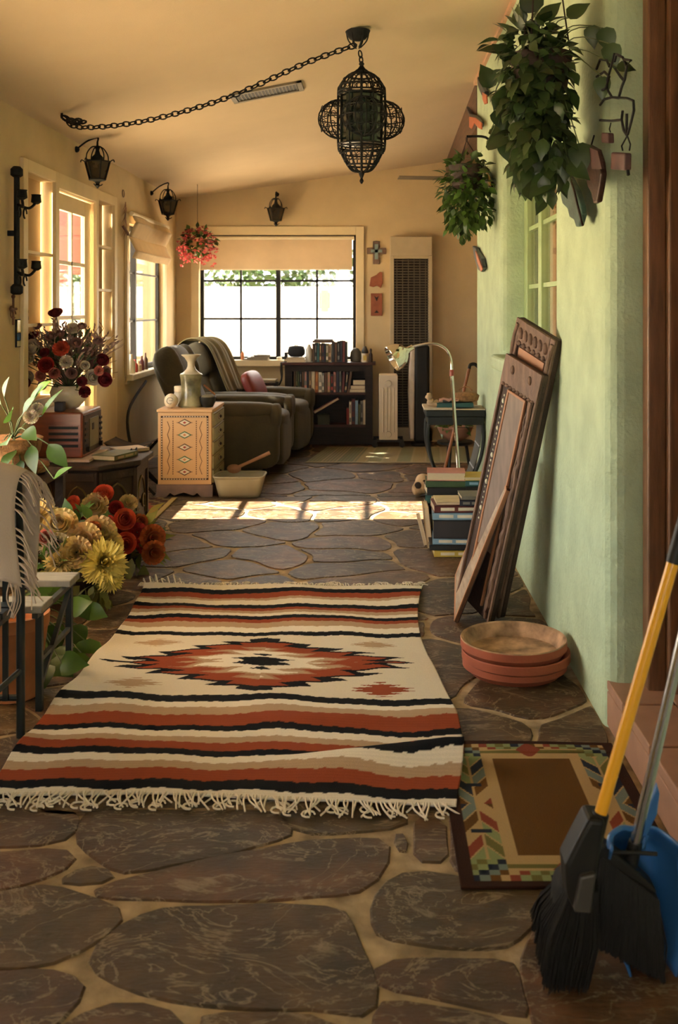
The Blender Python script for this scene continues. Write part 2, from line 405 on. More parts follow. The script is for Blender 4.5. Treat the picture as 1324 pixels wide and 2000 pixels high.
# ---- windows and doors
def bars(mb, pts, r, m=0):
    for a, b in pts:
        a, b = Vector(a), Vector(b); mb.obox((min(a.x, b.x) - r[0], min(a.y, b.y) - r[1], min(a.z, b.z) - r[2]), (abs(a.x - b.x) + 2 * r[0], 0, 0), (0, abs(a.y - b.y) + 2 * r[1], 0), (0, 0, abs(a.z - b.z) + 2 * r[2]), m)
W1 = structroot('window_1', (-.98, YF, .85))
x0, x1, z0, z1 = -1.80, -.16, .85, 2.16
mb = MB(); t = .085
mb.box(x0 - t, x0, YF - .022, YF, z0 - t, z1 + t).box(x1, x1 + t, YF - .022, YF, z0 - t, z1 + t).box(x0, x1, YF - .022, YF, z1, z1 + t)
mb.build('casing', m_trim, W1, bevel=.004)
MB().box(x0 - t, x1 + t, YF - .09, YF + .09, z0 - .065, z0).build('sill', m_trim, W1, bevel=.006)
mb = MB(); yy = YF + .11
mb.box(x0, x0 + .035, yy - .03, yy + .03, z0, z1).box(x1 - .035, x1, yy - .03, yy + .03, z0, z1).box(x0, x1, yy - .03, yy + .03, z1 - .035, z1).box(x0, x1, yy - .03, yy + .03, z0, z0 + .03).box(-1.005, -.957, yy - .03, yy + .03, z0, z1)
mb.build('window_frame', m_black, W1)
mb = MB()
for x in (-1.377, -.573): mb.box(x - .011, x + .011, yy - .01, yy + .01, z0, z1)
for z in (1.679, 1.277): mb.box(x0, x1, yy - .01, yy + .01, z - .011, z + .011)
mb.build('muntins', m_black, W1)
MB().box(x0, x1, yy - .002, yy + .002, z0, z1).build('pane', m_glass, W1)
sh = thing('roller_shade', 'cream roller shade half drawn over the wide far window', 'shade', (-.98, YF, 2.1))
MB().box(x0 + .01, x1 - .04, YF + .03, YF + .034, 1.80, 2.12).build('shade_cloth', mat('shade_cloth', (.62, .50, .35), .9, var=.03, trans=.25), sh)
MB().tube([(x0 + .01, YF + .045, 2.125), (x1 - .02, YF + .045, 2.125)], .022, 12).build('roller', m_white, sh)
MB().box(x0 + .01, x1 - .04, YF + .026, YF + .038, 1.79, 1.803).build('hem_bar', m_white, sh)
W2 = structroot('window_2', (XL, 9.11, .84))
y0, y1, z0, z1 = 8.55, 10.02, .84, 2.1
mb = MB(); mb.box(XL, XL + .022, y0 - .08, y0, z0 - .08, z1 + .08).box(XL, XL + .022, y1, y1 + .08, z0 - .08, z1 + .08).box(XL, XL + .022, y0, y1, z1, z1 + .08)
mb.build('casing', m_trim, W2, bevel=.004)
MB().box(XL - .1, XL + .07, y0 - .08, y1 + .08, z0 - .05, z0).build('sill', m_white, W2, bevel=.006)
mb = MB(); xx = XL - .05
mb.box(xx - .015, xx + .015, y0, y0 + .03, z0, z1).box(xx - .015, xx + .015, y1 - .05, y1, z0, z1).box(xx - .015, xx + .015, y0, y1, z1 - .05, z1).box(xx - .015, xx + .015, y0, y1, z0, z0 + .04).box(xx - .025, xx + .025, 8.97, 9.01, z0, z1)
mb.build('window_frame', m_black, W2)
mb = MB(); mb.box(xx - .01, xx + .01, y0, y1, 1.27, 1.286).box(xx - .01, xx + .01, y0, y1, 1.69, 1.706); mb.build('muntins', m_black, W2)
MB().box(xx - .002, xx + .002, y0, y1, z0, z1).build('pane', m_glass, W2)
s2 = thing('roman_shade', 'folded cream fabric shade bunched at the top of the side window', 'shade', (XL, 9.11, 2.0))
def rs(u, v):
    y = 8.53 + u * 1.50; a = v * 3 * PI
    return (XL + .05 + .035 * math.sin(a) + .01 * math.sin(u * 9), y, 2.17 - .36 * v - .02 * math.sin(a * 2))
MB().grid(16, 40, rs).build('shade_cloth', mat('shade_linen', (.62, .5, .33), .9, var=.06, trans=.2), s2, solid=.006)
MB().tube([(XL + .045, 8.52, 2.18), (XL + .045, 10.04, 2.18)], .02, 10).build('roller', m_white, s2)
W5 = structroot('fill_window_left', (XL, 4.05, .5)); xx = XL - .05  # unseen window added and sized to light the low things at left
mb = MB(); y0, y1, z0, z1 = 2.8, 5.3, .5, 1.6
mb.box(xx - .03, xx + .03, y0, y0 + .05, z0, z1).box(xx - .03, xx + .03, y1 - .05, y1, z0, z1).box(xx - .03, xx + .03, y0, y1, z1 - .05, z1).box(xx - .03, xx + .03, y0, y1, z0, z0 + .05); mb.build('window_frame', m_black, W5)
MB().box(xx - .002, xx + .002, y0, y1, z0, z1).build('pane', m_glass, W5)
# door with glazed top, casing and shelf niches either side of it
D1 = structroot('door_1', (XL, 7.05, 0))
xx = XL - .038; z1 = 2.16; gz = [.62, .97, 1.33, 1.70, 2.05]
mb = MB(); mb.box(xx - .014, xx + .014, 6.61, 6.77, .01, z1).box(xx - .014, xx + .014, 7.38, 7.55, .01, z1).box(xx - .014, xx + .014, 6.77, 7.38, .01, .62).box(xx - .014, xx + .014, 6.77, 7.38, 2.05, z1)
mb.build('door_panel', m_trim, D1, bevel=.003)
mb = MB()
for z in gz[1:4]: mb.box(xx - .012, xx + .012, 6.77, 7.38, z - .013, z + .013)
mb.box(xx - .012, xx + .012, 7.06, 7.085, .62, 2.05); mb.build('muntins', m_trim, D1)
MB().box(xx - .002, xx + .002, 6.77, 7.38, .62, 2.05).build('pane', m_glass, D1)
mb = MB(); mb.tube([(xx + .02, 7.47, 1.02), (xx + .07, 7.47, 1.02)], .01).ell((xx + .085, 7.47, 1.02), (.028, .028, .028), 8); mb.build('door_knob', mat('brass', (.5, .33, .12), .3, metal=1), D1)
T1 = structroot('trim_door', (XL, 7.05, 0))
mb = MB(); fx = XL + .025
for a, b in ((5.94, 6.02), (6.545, 6.62), (7.52, 7.58), (8.05, 8.13)): mb.box(XL, fx, a, b, 0, 2.27)
for a, b in ((6.02, 6.545), (7.58, 8.05)): mb.box(XL, fx, a, b, 0, .84).box(XL, fx, a, b, 2.2, 2.27)
mb.box(XL, fx, 6.62, 7.52, 2.17, 2.27); mb.build('casing', m_trim, T1, bevel=.003)
m_curtain = mat('sunlit_curtain', (.42, .29, .16), .9, var=.04, scale=3, trans=.06)
for nm, a, b, zz in (('near', 6.02, 6.545, (1.29, 1.73)), ('far', 7.58, 8.05, (1.16, 1.53, 1.86))):
    mb = MB()
    for z in zz: mb.box(XL - .072, XL + .005, a, b, z - .009, z + .009)
    mb.build('niche_shelf', m_trim, T1)
    mb = MB(); mb.box(XL - .078, XL - .075, a, b, .84, 2.2); mb.build('niche_curtain', m_curtain, T1)
# recessed window of the green wall
m_sash = mat('green_sash', (.34, .48, .23), .5, var=.08)
W3 = structroot('window_3', (XR + .14, 5.27, 1.12)); xx = XR + .14
mb = MB(); mb.box(xx, xx + .05, 6.05, 6.17, 1.12, 2.25).box(xx, xx + .05, 5.55, 5.65, 1.12, 2.25).box(xx, xx + .05, 4.37, 4.47, 1.12, 2.25).box(xx, xx + .05, 4.37, 6.17, 1.12, 1.2).box(xx, xx + .05, 4.37, 6.17, 2.17, 2.25)
mb.build('window_frame', m_sash, W3, bevel=.004)
mb = MB()
for z in (1.52, 1.86): mb.box(xx + .012, xx + .035, 4.47, 6.05, z - .012, z + .012)
mb.build('muntins', m_sash, W3)
MB().box(xx + .022, xx + .026, 4.47, 6.05, 1.2, 2.17).build('pane', m_glass, W3)
MB().grid(60, 2, lambda u, v: (xx + .12 + .018 * math.sin(u * 60), 4.3 + u * 1.95, 1.1 + v * 1.2)).build('room_curtain', mat('room_curtain', (.55, .36, .19), .9), W3)
MB().box(XR - .06, XR + .16, 4.40, 6.24, 1.03, 1.115).build('sill', m_green, W3, bevel=.025, seg=3)
# doorway on the right with its tiled step
D2 = structroot('door_2', (1.0, 3.0, .15))
mb = MB()
mb.box(.90, .96, 3.33, 3.40, .15, 2.62).box(.96, 1.02, 3.30, 3.40, .15, 2.62).box(1.02, 1.10, 3.34, 3.40, .15, 2.62)
mb.box(.90, 1.10, 2.62, 2.68, .15, 2.62)
mb.build('door_frame', m_wooddoor, D2, bevel=.006)
mb = MB(); mb.box(1.06, 1.10, 2.66, 3.36, .16, 2.62); mb.build('door_panel', m_wooddoor, D2)
mb = MB()
for z0, z1 in ((.35, 1.0), (1.15, 2.1)):
    for y0, y1 in ((2.74, 2.97), (3.05, 3.28)): mb.box(1.045, 1.062, y0, y1, z0, z1)
mb.build('raised_panel', m_wooddoor, D2, bevel=.012)
mb = MB(); mb.box(.805, 1.14, 2.60, 3.53, -.004, .145, m=1)
for i in range(3):
    for j in range(2):
        a = 2.60 + i * .31; mb.box(.79 + j * .17, .79 + j * .17 + (.165 if j == 0 else .18), a + .005, a + .303, .12, .152)
for i in range(3): a = 2.60 + i * .31; mb.box(.79, .806, a + .003, a + .305, 0, .117)
mb.box(.79, 1.0, 3.515, 3.535, 0, .152)
struct(mb.build('step', [m_tile, m_grout], bevel=.004))
# ---------------------------------------------------------------- outside
m_ground = mat('pale_gravel', (.62, .52, .38), .95, var=.1, scale=3)
m_wallout = mat('white_garden_wall', (.8, .76, .66), .9, var=.04)
struct(MB().box(-60, 60, 10.95, 80, -.3, -.12).box(-60, -2.27, -40, 10.95, -.3, -.12).build('ground', m_ground))
tag(MB().box(-9, 9, 18, 18.25, -.12, 1.72).box(-9, 9, 17.97, 18.28, 1.70, 1.76).build('garden_wall', m_wallout), 'low white garden wall outside beyond the far window', 'wall')
m_bark = mat('bark', (.13, .08, .05), .9, var=.3, bump=.5)
def tree(x, y, z0, r, h, label, col, n=700, seed=1, rz=None, L=.16):
    rr = random.Random(seed)
    t = thing('tree', label, 'tree', (x, y, -.12))
    MB().tube([(x, y, -.12), (x + .05, y, z0 * .5), (x, y + .05, z0 + r * .3)], [.09, .07, .04], 8).build('trunk', m_bark, t)
    mb = MB()
    for _ in range(n):
        d = Vector((rr.gauss(0, 1), rr.gauss(0, 1), rr.gauss(0, 1))).normalized(); k = rr.random() ** .35
        p = Vector((x, y, z0 + h)) + Vector((d.x * r, d.y * r, d.z * h)) * k
        a = Vector((rr.gauss(0, 1), rr.gauss(0, 1), rr.gauss(0, .7)))
        mb.leaf(p, a, (rr.gauss(0, .5), rr.gauss(0, .5), 1), L, L * .5, tint=tuple(rr.uniform(.7, 1.3) for _ in range(1)) * 3, shape=(0, 1, .8, 0))
    mb.build('foliage', colmat('leafage_' + label[:9].replace(' ', '_'), col, rough=.6, trans=.12), t, tint=True)
for i, (x, y, lb) in enumerate(((-5.4, 21.5, 'broad green tree beyond the garden wall, at the window\'s left'), (-2.2, 21.0, 'broad green tree beyond the garden wall, behind the left sash'), (1.0, 21.4, 'broad green tree beyond the garden wall, behind the right sash'))):
    tree(x, y, .9, 1.5, 1.2, lb, (.02, .05, .006), 2000, 20 + i, L=.2)
tree(-4.6, 9.35, 2.3, 1.45, 1.35, 'leafy tree shading the outside of the left wall', (.12, .2, .05), 2600, 5, L=.2)  # added outside the view so its crown blocks sun from the side window
tree(-5.2, 16.0, .2, 1.5, .85, 'sunlit green shrub outside the glazed door', (.05, .075, .008), 4500, 6, L=.17)
tree(-9.4, 22.5, .2, 1.6, .95, 'sunlit yellow green shrub farther out past the glazed door', (.06, .07, .008), 2500, 9, L=.17)
po = thing('porch_post', 'red painted porch frame outside the glazed door', 'porch', (-4.0, 13.5, -.12))
m_red = mat('red_porch', (.12, .024, .012), .7, var=.1)
MB().box(-4.1, -4.0, 11.6, 15.8, 1.85, 2.8).build('beam', m_red, po)
MB().box(-4.15, -3.95, 13.15, 13.32, -.12, 1.85).build('post', m_red, po)
tag(MB().box(-.91, -.72, 17.93, 17.97, 1.38, 1.66).box(-.88, -.75, 17.91, 17.97, 1.32, 1.70).build('clay_ornament', mat('orange_clay_out', (.16, .03, .006), .8), bevel=.01), 'orange clay ornament fixed to the white garden wall outside', 'ornament')
mb = MB()
for i in range(14): mb.box(-3.62, -3.59, 14.2 + i * .25, 14.2 + i * .25 + .24, -.12, 3.2)
tag(mb.build('board_fence', mat('cream_boards', (.20, .155, .075), .8, var=.05)), 'tall pale board fence outside the side window', 'fence')
tag(MB().box(-4.9, -2.27, -2, 6.2, 2.62, 2.72).build('sun_block_roof', mat('sun_block_boards', (.6, .5, .36), .8)), 'added unseen roof slab keeping sun out of the near left window', 'roof')  # unseen slab added to block direct sun, leaving soft light at the near window
# ---------------------------------------------------------------- rugs
def lin(c): return tuple(((x / 255) ** 2.2) for x in c)
def weave(name, col_fn, zfn, x0, x1, y0, y1, nx, ny, edge=None):
    me = bpy.data.meshes.new(name)
    xs = np.linspace(0, 1, nx); ysn = np.linspace(0, 1, ny)
    A, B = np.meshgrid(xs, ysn, indexing='ij')
    Xv = x0 + (x1 - x0) * A; Yv = y0 + (y1 - y0) * B
    if edge: Xv, Yv = edge(A, B, Xv, Yv)
    Zv = zfn(A, B, Xv, Yv)
    co = np.stack([Xv - (x0 + x1) / 2, Yv - (y0 + y1) / 2, Zv], -1).reshape(-1, 3)
    idx = np.arange(nx * ny).reshape(nx, ny)
    F = np.stack([idx[:-1, :-1], idx[1:, :-1], idx[1:, 1:], idx[:-1, 1:]], -1).reshape(-1, 4)
    me.from_pydata([tuple(c) for c in co], [], [tuple(f) for f in F.tolist()])
    me.polygons.foreach_set('use_smooth', [True] * len(F))
    ca = me.color_attributes.new('tint', 'FLOAT_COLOR', 'POINT')
    ca.data.foreach_set('color', np.concatenate([col_fn(A, B), np.ones((nx, ny, 1))], -1).astype(np.float32).reshape(-1))
    me.update()
    return me
m_weave = colmat('woven_wool', (1, 1, 1), rough=.95, var=.08, scale=220, bump=.5, bscale=400, spec=.1)
SX0, SX1, SY0, SY1 = -1.10, .25, 2.90, 5.10
def cy(c): return 2800 / (520 + .68 * c)
K = (.008, .009, .012); R_ = (.30, .066, .030); T_ = (.46, .33, .22); W_ = (.79, .735, .65); CR = (.71, .655, .56)
ST = [(45, W_), (55, K), (66, R_), (78, T_), (84, W_), (97, K), (107, R_), (115, T_), (124, W_), (133, K), (143, R_), (152, T_), (165, W_), (178, K), (188, CR), (365, K), (385, W_), (400, T_), (420, R_), (450, K), (465, W_), (483, T_), (500, R_), (525, K), (545, W_), (565, T_), (585, R_), (615, K), (640, W_)]
def saw(t): return np.abs((t % 1) - .5) * 2
def star(X, Y, cx, cyy, a, b, f=9, k=.22):
    x = (X - cx) / a; y = (Y - cyy) / b
    return np.abs(x) + np.abs(y) + k * (saw(np.abs(y) * f / 2) - .5) + .05 * np.sin(x * 31 + y * 17)
def serape_col(A, B):
    X = SX0 + (SX1 - SX0) * A; Y = SY0 + (SY1 - SY0) * B
    wob = .010 * np.sin(X * 9 + 1) + .006 * np.sin(X * 23) + .0025 * np.sin(X * 140)
    out = np.empty(A.shape + (3,)); out[:] = W_
    for c, col in ST: out[(Y + wob) < cy(c)] = col
    def put(d, lim, col): out[d < lim] = col
    inf = (Y < cy(192)) & (Y > cy(360))
    for (cx_, cv, a, b, col) in ((450, 210, .13, .06, T_), (380, 330, .12, .075, T_), (1090, 212, .12, .055, T_), (1085, 338, .13, .085, R_)):
        yy = cy(cv); xx = (cx_ * .68 - 725) / 2000 * yy
        d = star(X, Y, xx, yy, a, b, 6, .5); out[(d < .8) & inf] = col
    yy = cy(268); xx = (755 * .68 - 725) / 2000 * yy
    x = (X - xx) / .60; y = (Y - yy) / .31
    d = np.abs(x) + np.abs(y) + .27 * (saw(np.abs(y) * 4.8 + .10 * np.sin(X * 41) * np.sign(x) - .35 * np.abs(x)) - .5) * (1.15 - .8 * np.abs(y))
    for lim, col in ((1.0, K), (.86, R_), (.6, tuple(np.array(R_) * .5 + np.array(T_) * .5)), (.54, T_), (.44, W_)): out[(d < lim)] = col
    d2 = star(X, Y, xx, yy, .15, .10, 4, .6); out[d2 < .75] = K
    return out * (1 + .05 * np.sin(Y * 900)[..., None])
def serape_z(A, B, X, Y):
    z = .010 + .005 * np.sin(Y * 13 + X * 2) + .004 * np.sin(X * 11 + Y * 5)
    # the ridge of slack at the near right-hand corner
    rid = 3.10 + .04 * A + .008 * np.sin(X * 12)
    k = np.clip((A - .56) / .40, 0, 1); dy = Y - rid; z = z + .070 * k * np.exp(-(dy / np.where(dy > 0, .028, .085)) ** 2)
    rid2 = 3.40 + .06 * A; z = z + .010 * np.clip((A - .3) / .4, 0, 1) * np.exp(-((Y - rid2) / .05) ** 2)
    z = z + .014 * np.exp(-((A - .0) / .06) ** 2) * (np.sin(Y * 16) * .5 + .5)
    return np.maximum(z, .006)
def serape_edge(A, B, X, Y):
    X = X + (A - .5) * (.03 * np.sin(B * 7)) - .06 * (1 - A) * np.clip(B - .75, 0, 1) * 1.2 + .03 * A * np.sin(B * 5.5 + .6) - .03 * A * np.exp(-((B - .0) / .1) ** 2)
    Y = Y + .03 * np.sin(A * 4 + .4) * (1 - B) - .02 * A * (1 - B)
    return X, Y
SR = thing('serape_rug', 'striped serape rug with jagged black and rust centre diamond', 'rug', ((SX0 + SX1) / 2, (SY0 + SY1) / 2, 0))
me = weave('woven_field', serape_col, serape_z, SX0, SX1, SY0, SY1, 300, 470, serape_edge); me.materials.append(m_weave)
o = bpy.data.objects.new('woven_field', me); COL.objects.link(o); o.parent = SR
md = o.modifiers.new('thick', 'SOLIDIFY'); md.thickness = .006; md.offset = 1
m_fr = mat('fringe_wool', (.72, .65, .54), .95, var=.1)
def fringe(y, sgn, n, x0, x1, seed, yo):
    rr = random.Random(seed); mb = MB()
    for i in range(n):
        x = x0 + (x1 - x0) * (i + rr.uniform(-.3, .3)) / (n - 1); ln = rr.uniform(.03, .075)
        yy0 = yo((x - x0) / (x1 - x0)); dx = rr.uniform(-.035, .035)
        mb.tube(bez([(x, yy0 - sgn * .008, .014), (x + dx * .3, yy0 + sgn * ln * .5, .012 + rr.uniform(0, .008)), (x + dx + rr.uniform(-.01, .02), yy0 + sgn * ln, .006)], 4), .0028, 5)
        if rr.random() < .25:
            mb.tube(arc((x + dx, yy0 + sgn * ln, .008), .018, 0, 2 * PI * .8, 9, (1, 0, 0), (0, 1, 0)), .003, 5)
    return mb
mb = fringe(SY0, -1, 120, SX0 + .01, SX1 - .04, 4, lambda a: SY0 + .03 * math.sin(a * 4 + .4) - .02 * a)
mb.tube(bez([(SX0, 2.99, .02), (SX0 - .04, 3.04, .03), (SX0 - .06, 3.0, .02), (SX0 - .05, 2.93, .012), (SX0 - .0, 2.93, .012)], 6), .006, 6)
mb.build('fringe', m_fr, SR)
mb = fringe(SY1, 1, 110, SX0 - .06, SX1, 5, lambda a: SY1)
for k in range(7): x = -1.12 + k * .03; mb.tube(bez([(x, 5.1, .012), (x - .02, 5.13, .04 + .01 * (k % 3)), (x - .03 + .02 * (k % 2), 5.17, .02)], 5), .004, 5)
mb.build('fringe', m_fr, SR)
# doormat
DM = dict(d=(.035, .014, .01), g=(.22, .26, .12), o=(.14, .13, .04), r=(.22, .05, .03), t=(.42, .29, .14), b=(.12, .056, .014), n=(.02, .025, .04), bl=(.15, .19, .17))
def mat_col(A, B):
    out = np.empty(A.shape + (3,)); out[:] = DM['d']
    inn = (A > .065) & (A < .935) & (B > .03) & (B < .97)
    out[inn] = DM['t']
    # checker / chevron border
    side = inn & ((A < .225) | (A > .775)); end = inn & ((B < .15) | (B > .87))
    a = np.where(A < .5, A, 1 - A); s = (a - .065) / .16
    ph = B * 13 - np.abs(s - .5) * 2.2 * np.where(B > .5, 1, -1)
    cols = [DM['g'], DM['r'], DM['bl'], DM['o'], DM['t'], DM['n'], DM['g'], DM['b']]
    kx = (np.floor(ph).astype(int) * 3 + (s > .5) * 2) % 8
    for i, c in enumerate(cols): out[side & (kx == i)] = c
    line = side & ((ph % 1 < .14) | (np.abs(s - .5) < .03)); out[line] = DM['t']
    e = np.where(B < .5, (B - .03) / .12, (.97 - B) / .10)
    kk = (np.floor(A * 22) * 5 + np.floor(e * 4) * 3).astype(int) % 8
    out[end] = DM['t']
    out[end & (e > .55) & (e < .75)] = DM['o']
    for i, c in enumerate(cols): out[end & (kk == i) & ((e < .45) | side)] = c
    med = end & (np.abs(A - .5) < .06 * (1.2 - np.abs(e - .5) * 2)); out[med] = DM['r']
    blk = (np.abs(np.abs(A - .5) - .36) < .05) & ((np.abs(B - .32) < .012) | (np.abs(B - .64) < .012)); out[blk] = DM['n']
    out[(A > .225) & (A < .285) & (B > .15) & (B < .87)] = DM['t']; out[(A > .715) & (A < .775) & (B > .15) & (B < .87)] = DM['t']
    f = (A > .285) & (A < .715) & (B > .17) & (B < .85); out[f] = DM['b']
    return out
me = weave('small_rug', mat_col, lambda A, B, X, Y: .008 + .004 * np.sin(Y * 19 + X * 6) * (B > .9), .215, .768, 2.46, 3.28, 150, 220); me.materials.append(m_weave)
o = bpy.data.objects.new('small_rug', me); COL.objects.link(o); o.location = ((.215 + .768) / 2, (2.46 + 3.28) / 2, 0)
md = o.modifiers.new('thick', 'SOLIDIFY'); md.thickness = .007; md.offset = -1
tag(o, 'small brown doormat rug with mosaic border before the tiled step', 'rug')
def far_col(A, B):
    out = np.empty(A.shape + (3,)); out[:] = (.36, .33, .21)
    k = np.floor(A * 14).astype(int)
    for i, c in enumerate([(.30, .30, .19), (.38, .34, .22), (.26, .28, .19), (.38, .33, .2)]): out[(k % 4) == i] = c
    out[((A * 14) % 1 < .1)] = (.44, .38, .25)
    s = (A < .24); out[s & ((A * 60) % 1 < .4)] = (.19, .21, .16)
    out[(B < .05) | (B > .95)] = (.4, .36, .26)
    return out
me = weave('floor_rug', far_col, lambda A, B, X, Y: A * 0 + .008, -.60, 1.3, 9.18, 10.22, 120, 50, lambda A, B, X, Y: (X + .16 * B * (1 - A), Y)); me.materials.append(m_weave)
o = bpy.data.objects.new('floor_rug', me); COL.objects.link(o); o.location = (.35, 9.70, 0)
md = o.modifiers.new('thick', 'SOLIDIFY'); md.thickness = .006; md.offset = -1
tag(o, 'pale sage striped rug lying before the bookcase and radiator', 'rug')
def pat_col(A, B):
    out = np.empty(A.shape + (3,)); out[:] = (.06, .03, .02)
    d = star(A, B, .5, .5, .4, .5, 8, .4); out[d < .9] = (.2, .05, .03); out[d < .5] = (.3, .2, .08)
    k = (np.floor(A * 12) + np.floor(B * 16)) % 3; out[(k == 0) & (d > .9)] = (.16, .12, .05)
    out[A > .93] = (.4, .28, .1); out[B < .05] = (.4, .28, .1)
    return out
me = weave('patterned_rug', pat_col, lambda A, B, X, Y: A * 0 + .007, -1.98, -1.42, 6.75, 7.5, 80, 100); me.materials.append(m_weave)
o = bpy.data.objects.new('patterned_rug', me); COL.objects.link(o); o.location = (-1.70, 7.125, 0)
md = o.modifiers.new('thick', 'SOLIDIFY'); md.thickness = .006; md.offset = -1
tag(o, 'small dark patterned rug beside the carved table and painted chest', 'rug')
# ---------------------------------------------------------------- brooms and dustpan
m_yellow = mat('yellow_handle', (.80, .38, .02), .3, var=.03)
m_steel = mat('brushed_tube', (.55, .55, .56), .25, metal=1, var=.04)
m_plas = mat('black_plastic', (.012, .011, .010), .5, spec=.3)
m_grey = mat('dusty_plastic', (.05, .043, .036), .5)
m_bris = mat('black_bristle', (.014, .013, .012), .7, var=.4, scale=90, stretch=(3, 3, .2), spec=.2)
m_blue = mat('blue_plastic', (.035, .13, .33), .35, var=.05)
def bristles(mb, a0, a1, b0, b1, th0, th1, n, seed, m=0, nrm=(1, 0, 0)):
    """rows of filaments from the ferrule edge a0-a1 down to the tip edge b0-b1"""
    rr = random.Random(seed); a0, a1, b0, b1, nrm = map(Vector, (a0, a1, b0, b1, nrm))
    for i in range(n):
        t = rr.random(); s = rr.uniform(-1, 1)
        p = a0.lerp(a1, t) + nrm * (th0 * s); tt = min(1.03, max(-.03, t + rr.gauss(0, .015))); q = b0.lerp(b1, tt) + nrm * (th1 * s * rr.uniform(.9, 1.05)) + Vector((0, 0, rr.uniform(0, .012)))
        mid = p.lerp(q, .55) + Vector((rr.gauss(0, .003), rr.gauss(0, .003), 0)) + nrm * (.012 * s)
        mb.tube([p, mid, q], [.0022, .002, .0012], 4, m)
by = thing('broom', 'yellow handled angle broom with black bristles leaning on the right', 'broom', (.42, 2.10, 0))
b0 = P(1168, 1606, 2.08); t0 = P(1318, 1085, 2.10); d = (t0 - b0).normalized()
tip = b0 + d * 1.12
MB().tube([b0, b0 + d * .545], .0128, 14).build('handle', m_yellow, by)
MB().tube([b0 + d * .545, b0 + d * .56, tip - d * .02, tip], [.0145, .0155, .0155, .009], 14).build('grip', m_plas, by)
MB().tube([b0 + d * .02, b0 - d * .06, b0 - d * .10], [.017, .02, .022], 12).build('socket', m_plas, by)
Y0 = 2.09
def cap(pts, y0, y1, m): return MB().prism([(p[0], p[1]) for p in pts], (0, 0, 0), (1, 0, 0), (0, 0, 1), (0, 0, 0), m)
def slab(mb, uv, Y, dy, m=0):
    q = [P(u, v, Y) for u, v in uv]; c = sum(q, Vector()) / len(q)
    if sum((q[i].x * q[(i + 1) % len(q)].z - q[(i + 1) % len(q)].x * q[i].z) for i in range(len(q))) > 0: q = q[::-1]
    n = len(q); vs = q + [p + Vector((0, dy, 0)) for p in q]
    mb._add(vs, [tuple(range(n))[::-1], tuple(range(n, 2 * n))] + [(i, (i + 1) % n, n + (i + 1) % n, n + i) for i in range(n)], m); return mb
slab(MB(), [(1150, 1600), (1184, 1604), (1166, 1718), (1158, 1786), (1122, 1782), (1108, 1752), (1104, 1690), (1126, 1646)], 2.05, .07).build('ferrule', m_plas, by, bevel=.010, seg=3)
slab(MB(), [(1134, 1714), (1164, 1708), (1154, 1786), (1121, 1783)], 2.035, .02).build('end_plate', m_grey, by, bevel=.004)
mb = MB()
bristles(mb, P(1141, 1742, 2.06), P(1128, 1700, 2.14), (.398, 2.085, 0), (.41, 2.36, 0), .028, .047, 1500, 2)
mb.ell((.408, 2.15, .11), (.030, .07, .11), 10, p=.8)
mb.build('bristles', m_bris, by)
bs = thing('broom', 'silver handled black broom standing in the blue dustpan', 'broom', (.545, 2.17, 0))
b1 = P(1240, 1648, 2.17); t1 = P(1322, 1290, 2.15); d = (t1 - b1).normalized(); e1 = b1 + d * 1.12
MB().tube([b1, e1 - d * .12], .0115, 14).build('handle', m_steel, bs)
MB().tube([e1 - d * .12, e1 - d * .11, e1 - d * .01, e1], [.012, .014, .014, .008], 12).build('grip', m_plas, bs)
MB().tube([b1 + d * .005, b1 - d * .075], [.0145, .017], 12).build('socket', m_plas, bs)
slab(MB(), [(1165, 1655), (1180, 1652), (1232, 1690), (1282, 1738), (1284, 1752), (1220, 1712), (1160, 1672)], 2.145, .055).build('ferrule', m_plas, bs, bevel=.008)
mb = MB(); bristles(mb, P(1170, 1662, 2.17), P(1280, 1745, 2.17), P(1150, 1832, 2.17) + Vector((0, 0, -.0)), P(1292, 1908, 2.14), .026, .032, 2600, 3, nrm=(0, 1, 0))
slab(mb, [(1168, 1668), (1278, 1748), (1284, 1890), (1160, 1818)], 2.155, .03)
mb.build('bristles', m_bris, bs)
dp = thing('dustpan', 'upright blue plastic dustpan clipped behind the silver handled broom', 'dustpan', (.585, 2.24, 0))
# shell: a back wall whose two sides curl forward, hooded at the top
def shell(u, v):
    z = .002 + .275 * v; wd = .076 * (.62 + .55 * math.sin(min(1, v * 1.15) * PI * .62) * (1 - .28 * v)); a = (u - .5) * 2
    x = .573 + .016 * (1 - v) + a * wd; k = abs(a)
    y = 2.262 - .125 * max(0, (k - .45) / .55) ** 2 * (1.0 - .25 * v) - .05 * max(0, v - .8) / .2
    return (x, y, z)
MB().grid(28, 22, shell).build('pan', m_blue, dp, solid=.005)
mb = MB(); mb.tube(bez([(.500, 2.15, .262), (.505, 2.16, .284), (.53, 2.17, .296), (.555, 2.175, .292), (.572, 2.17, .30)], 8), [.006] * 33, 8); mb.build('rim', m_blue, dp)
MB().tube([(.50, 2.145, .258), (.55, 2.15, .255), (.60, 2.15, .252)], .0045, 8).build('bar', m_plas, dp)
m2 = MB(); slab(m2, [(1262, 1636), (1250, 1636), (1272, 1562), (1284, 1530), (1289, 1552), (1284, 1592), (1264, 1632), (1262, 1660), (1250, 1662)], 2.175, .014); m2.build('clip', m_blue, dp, bevel=.004)
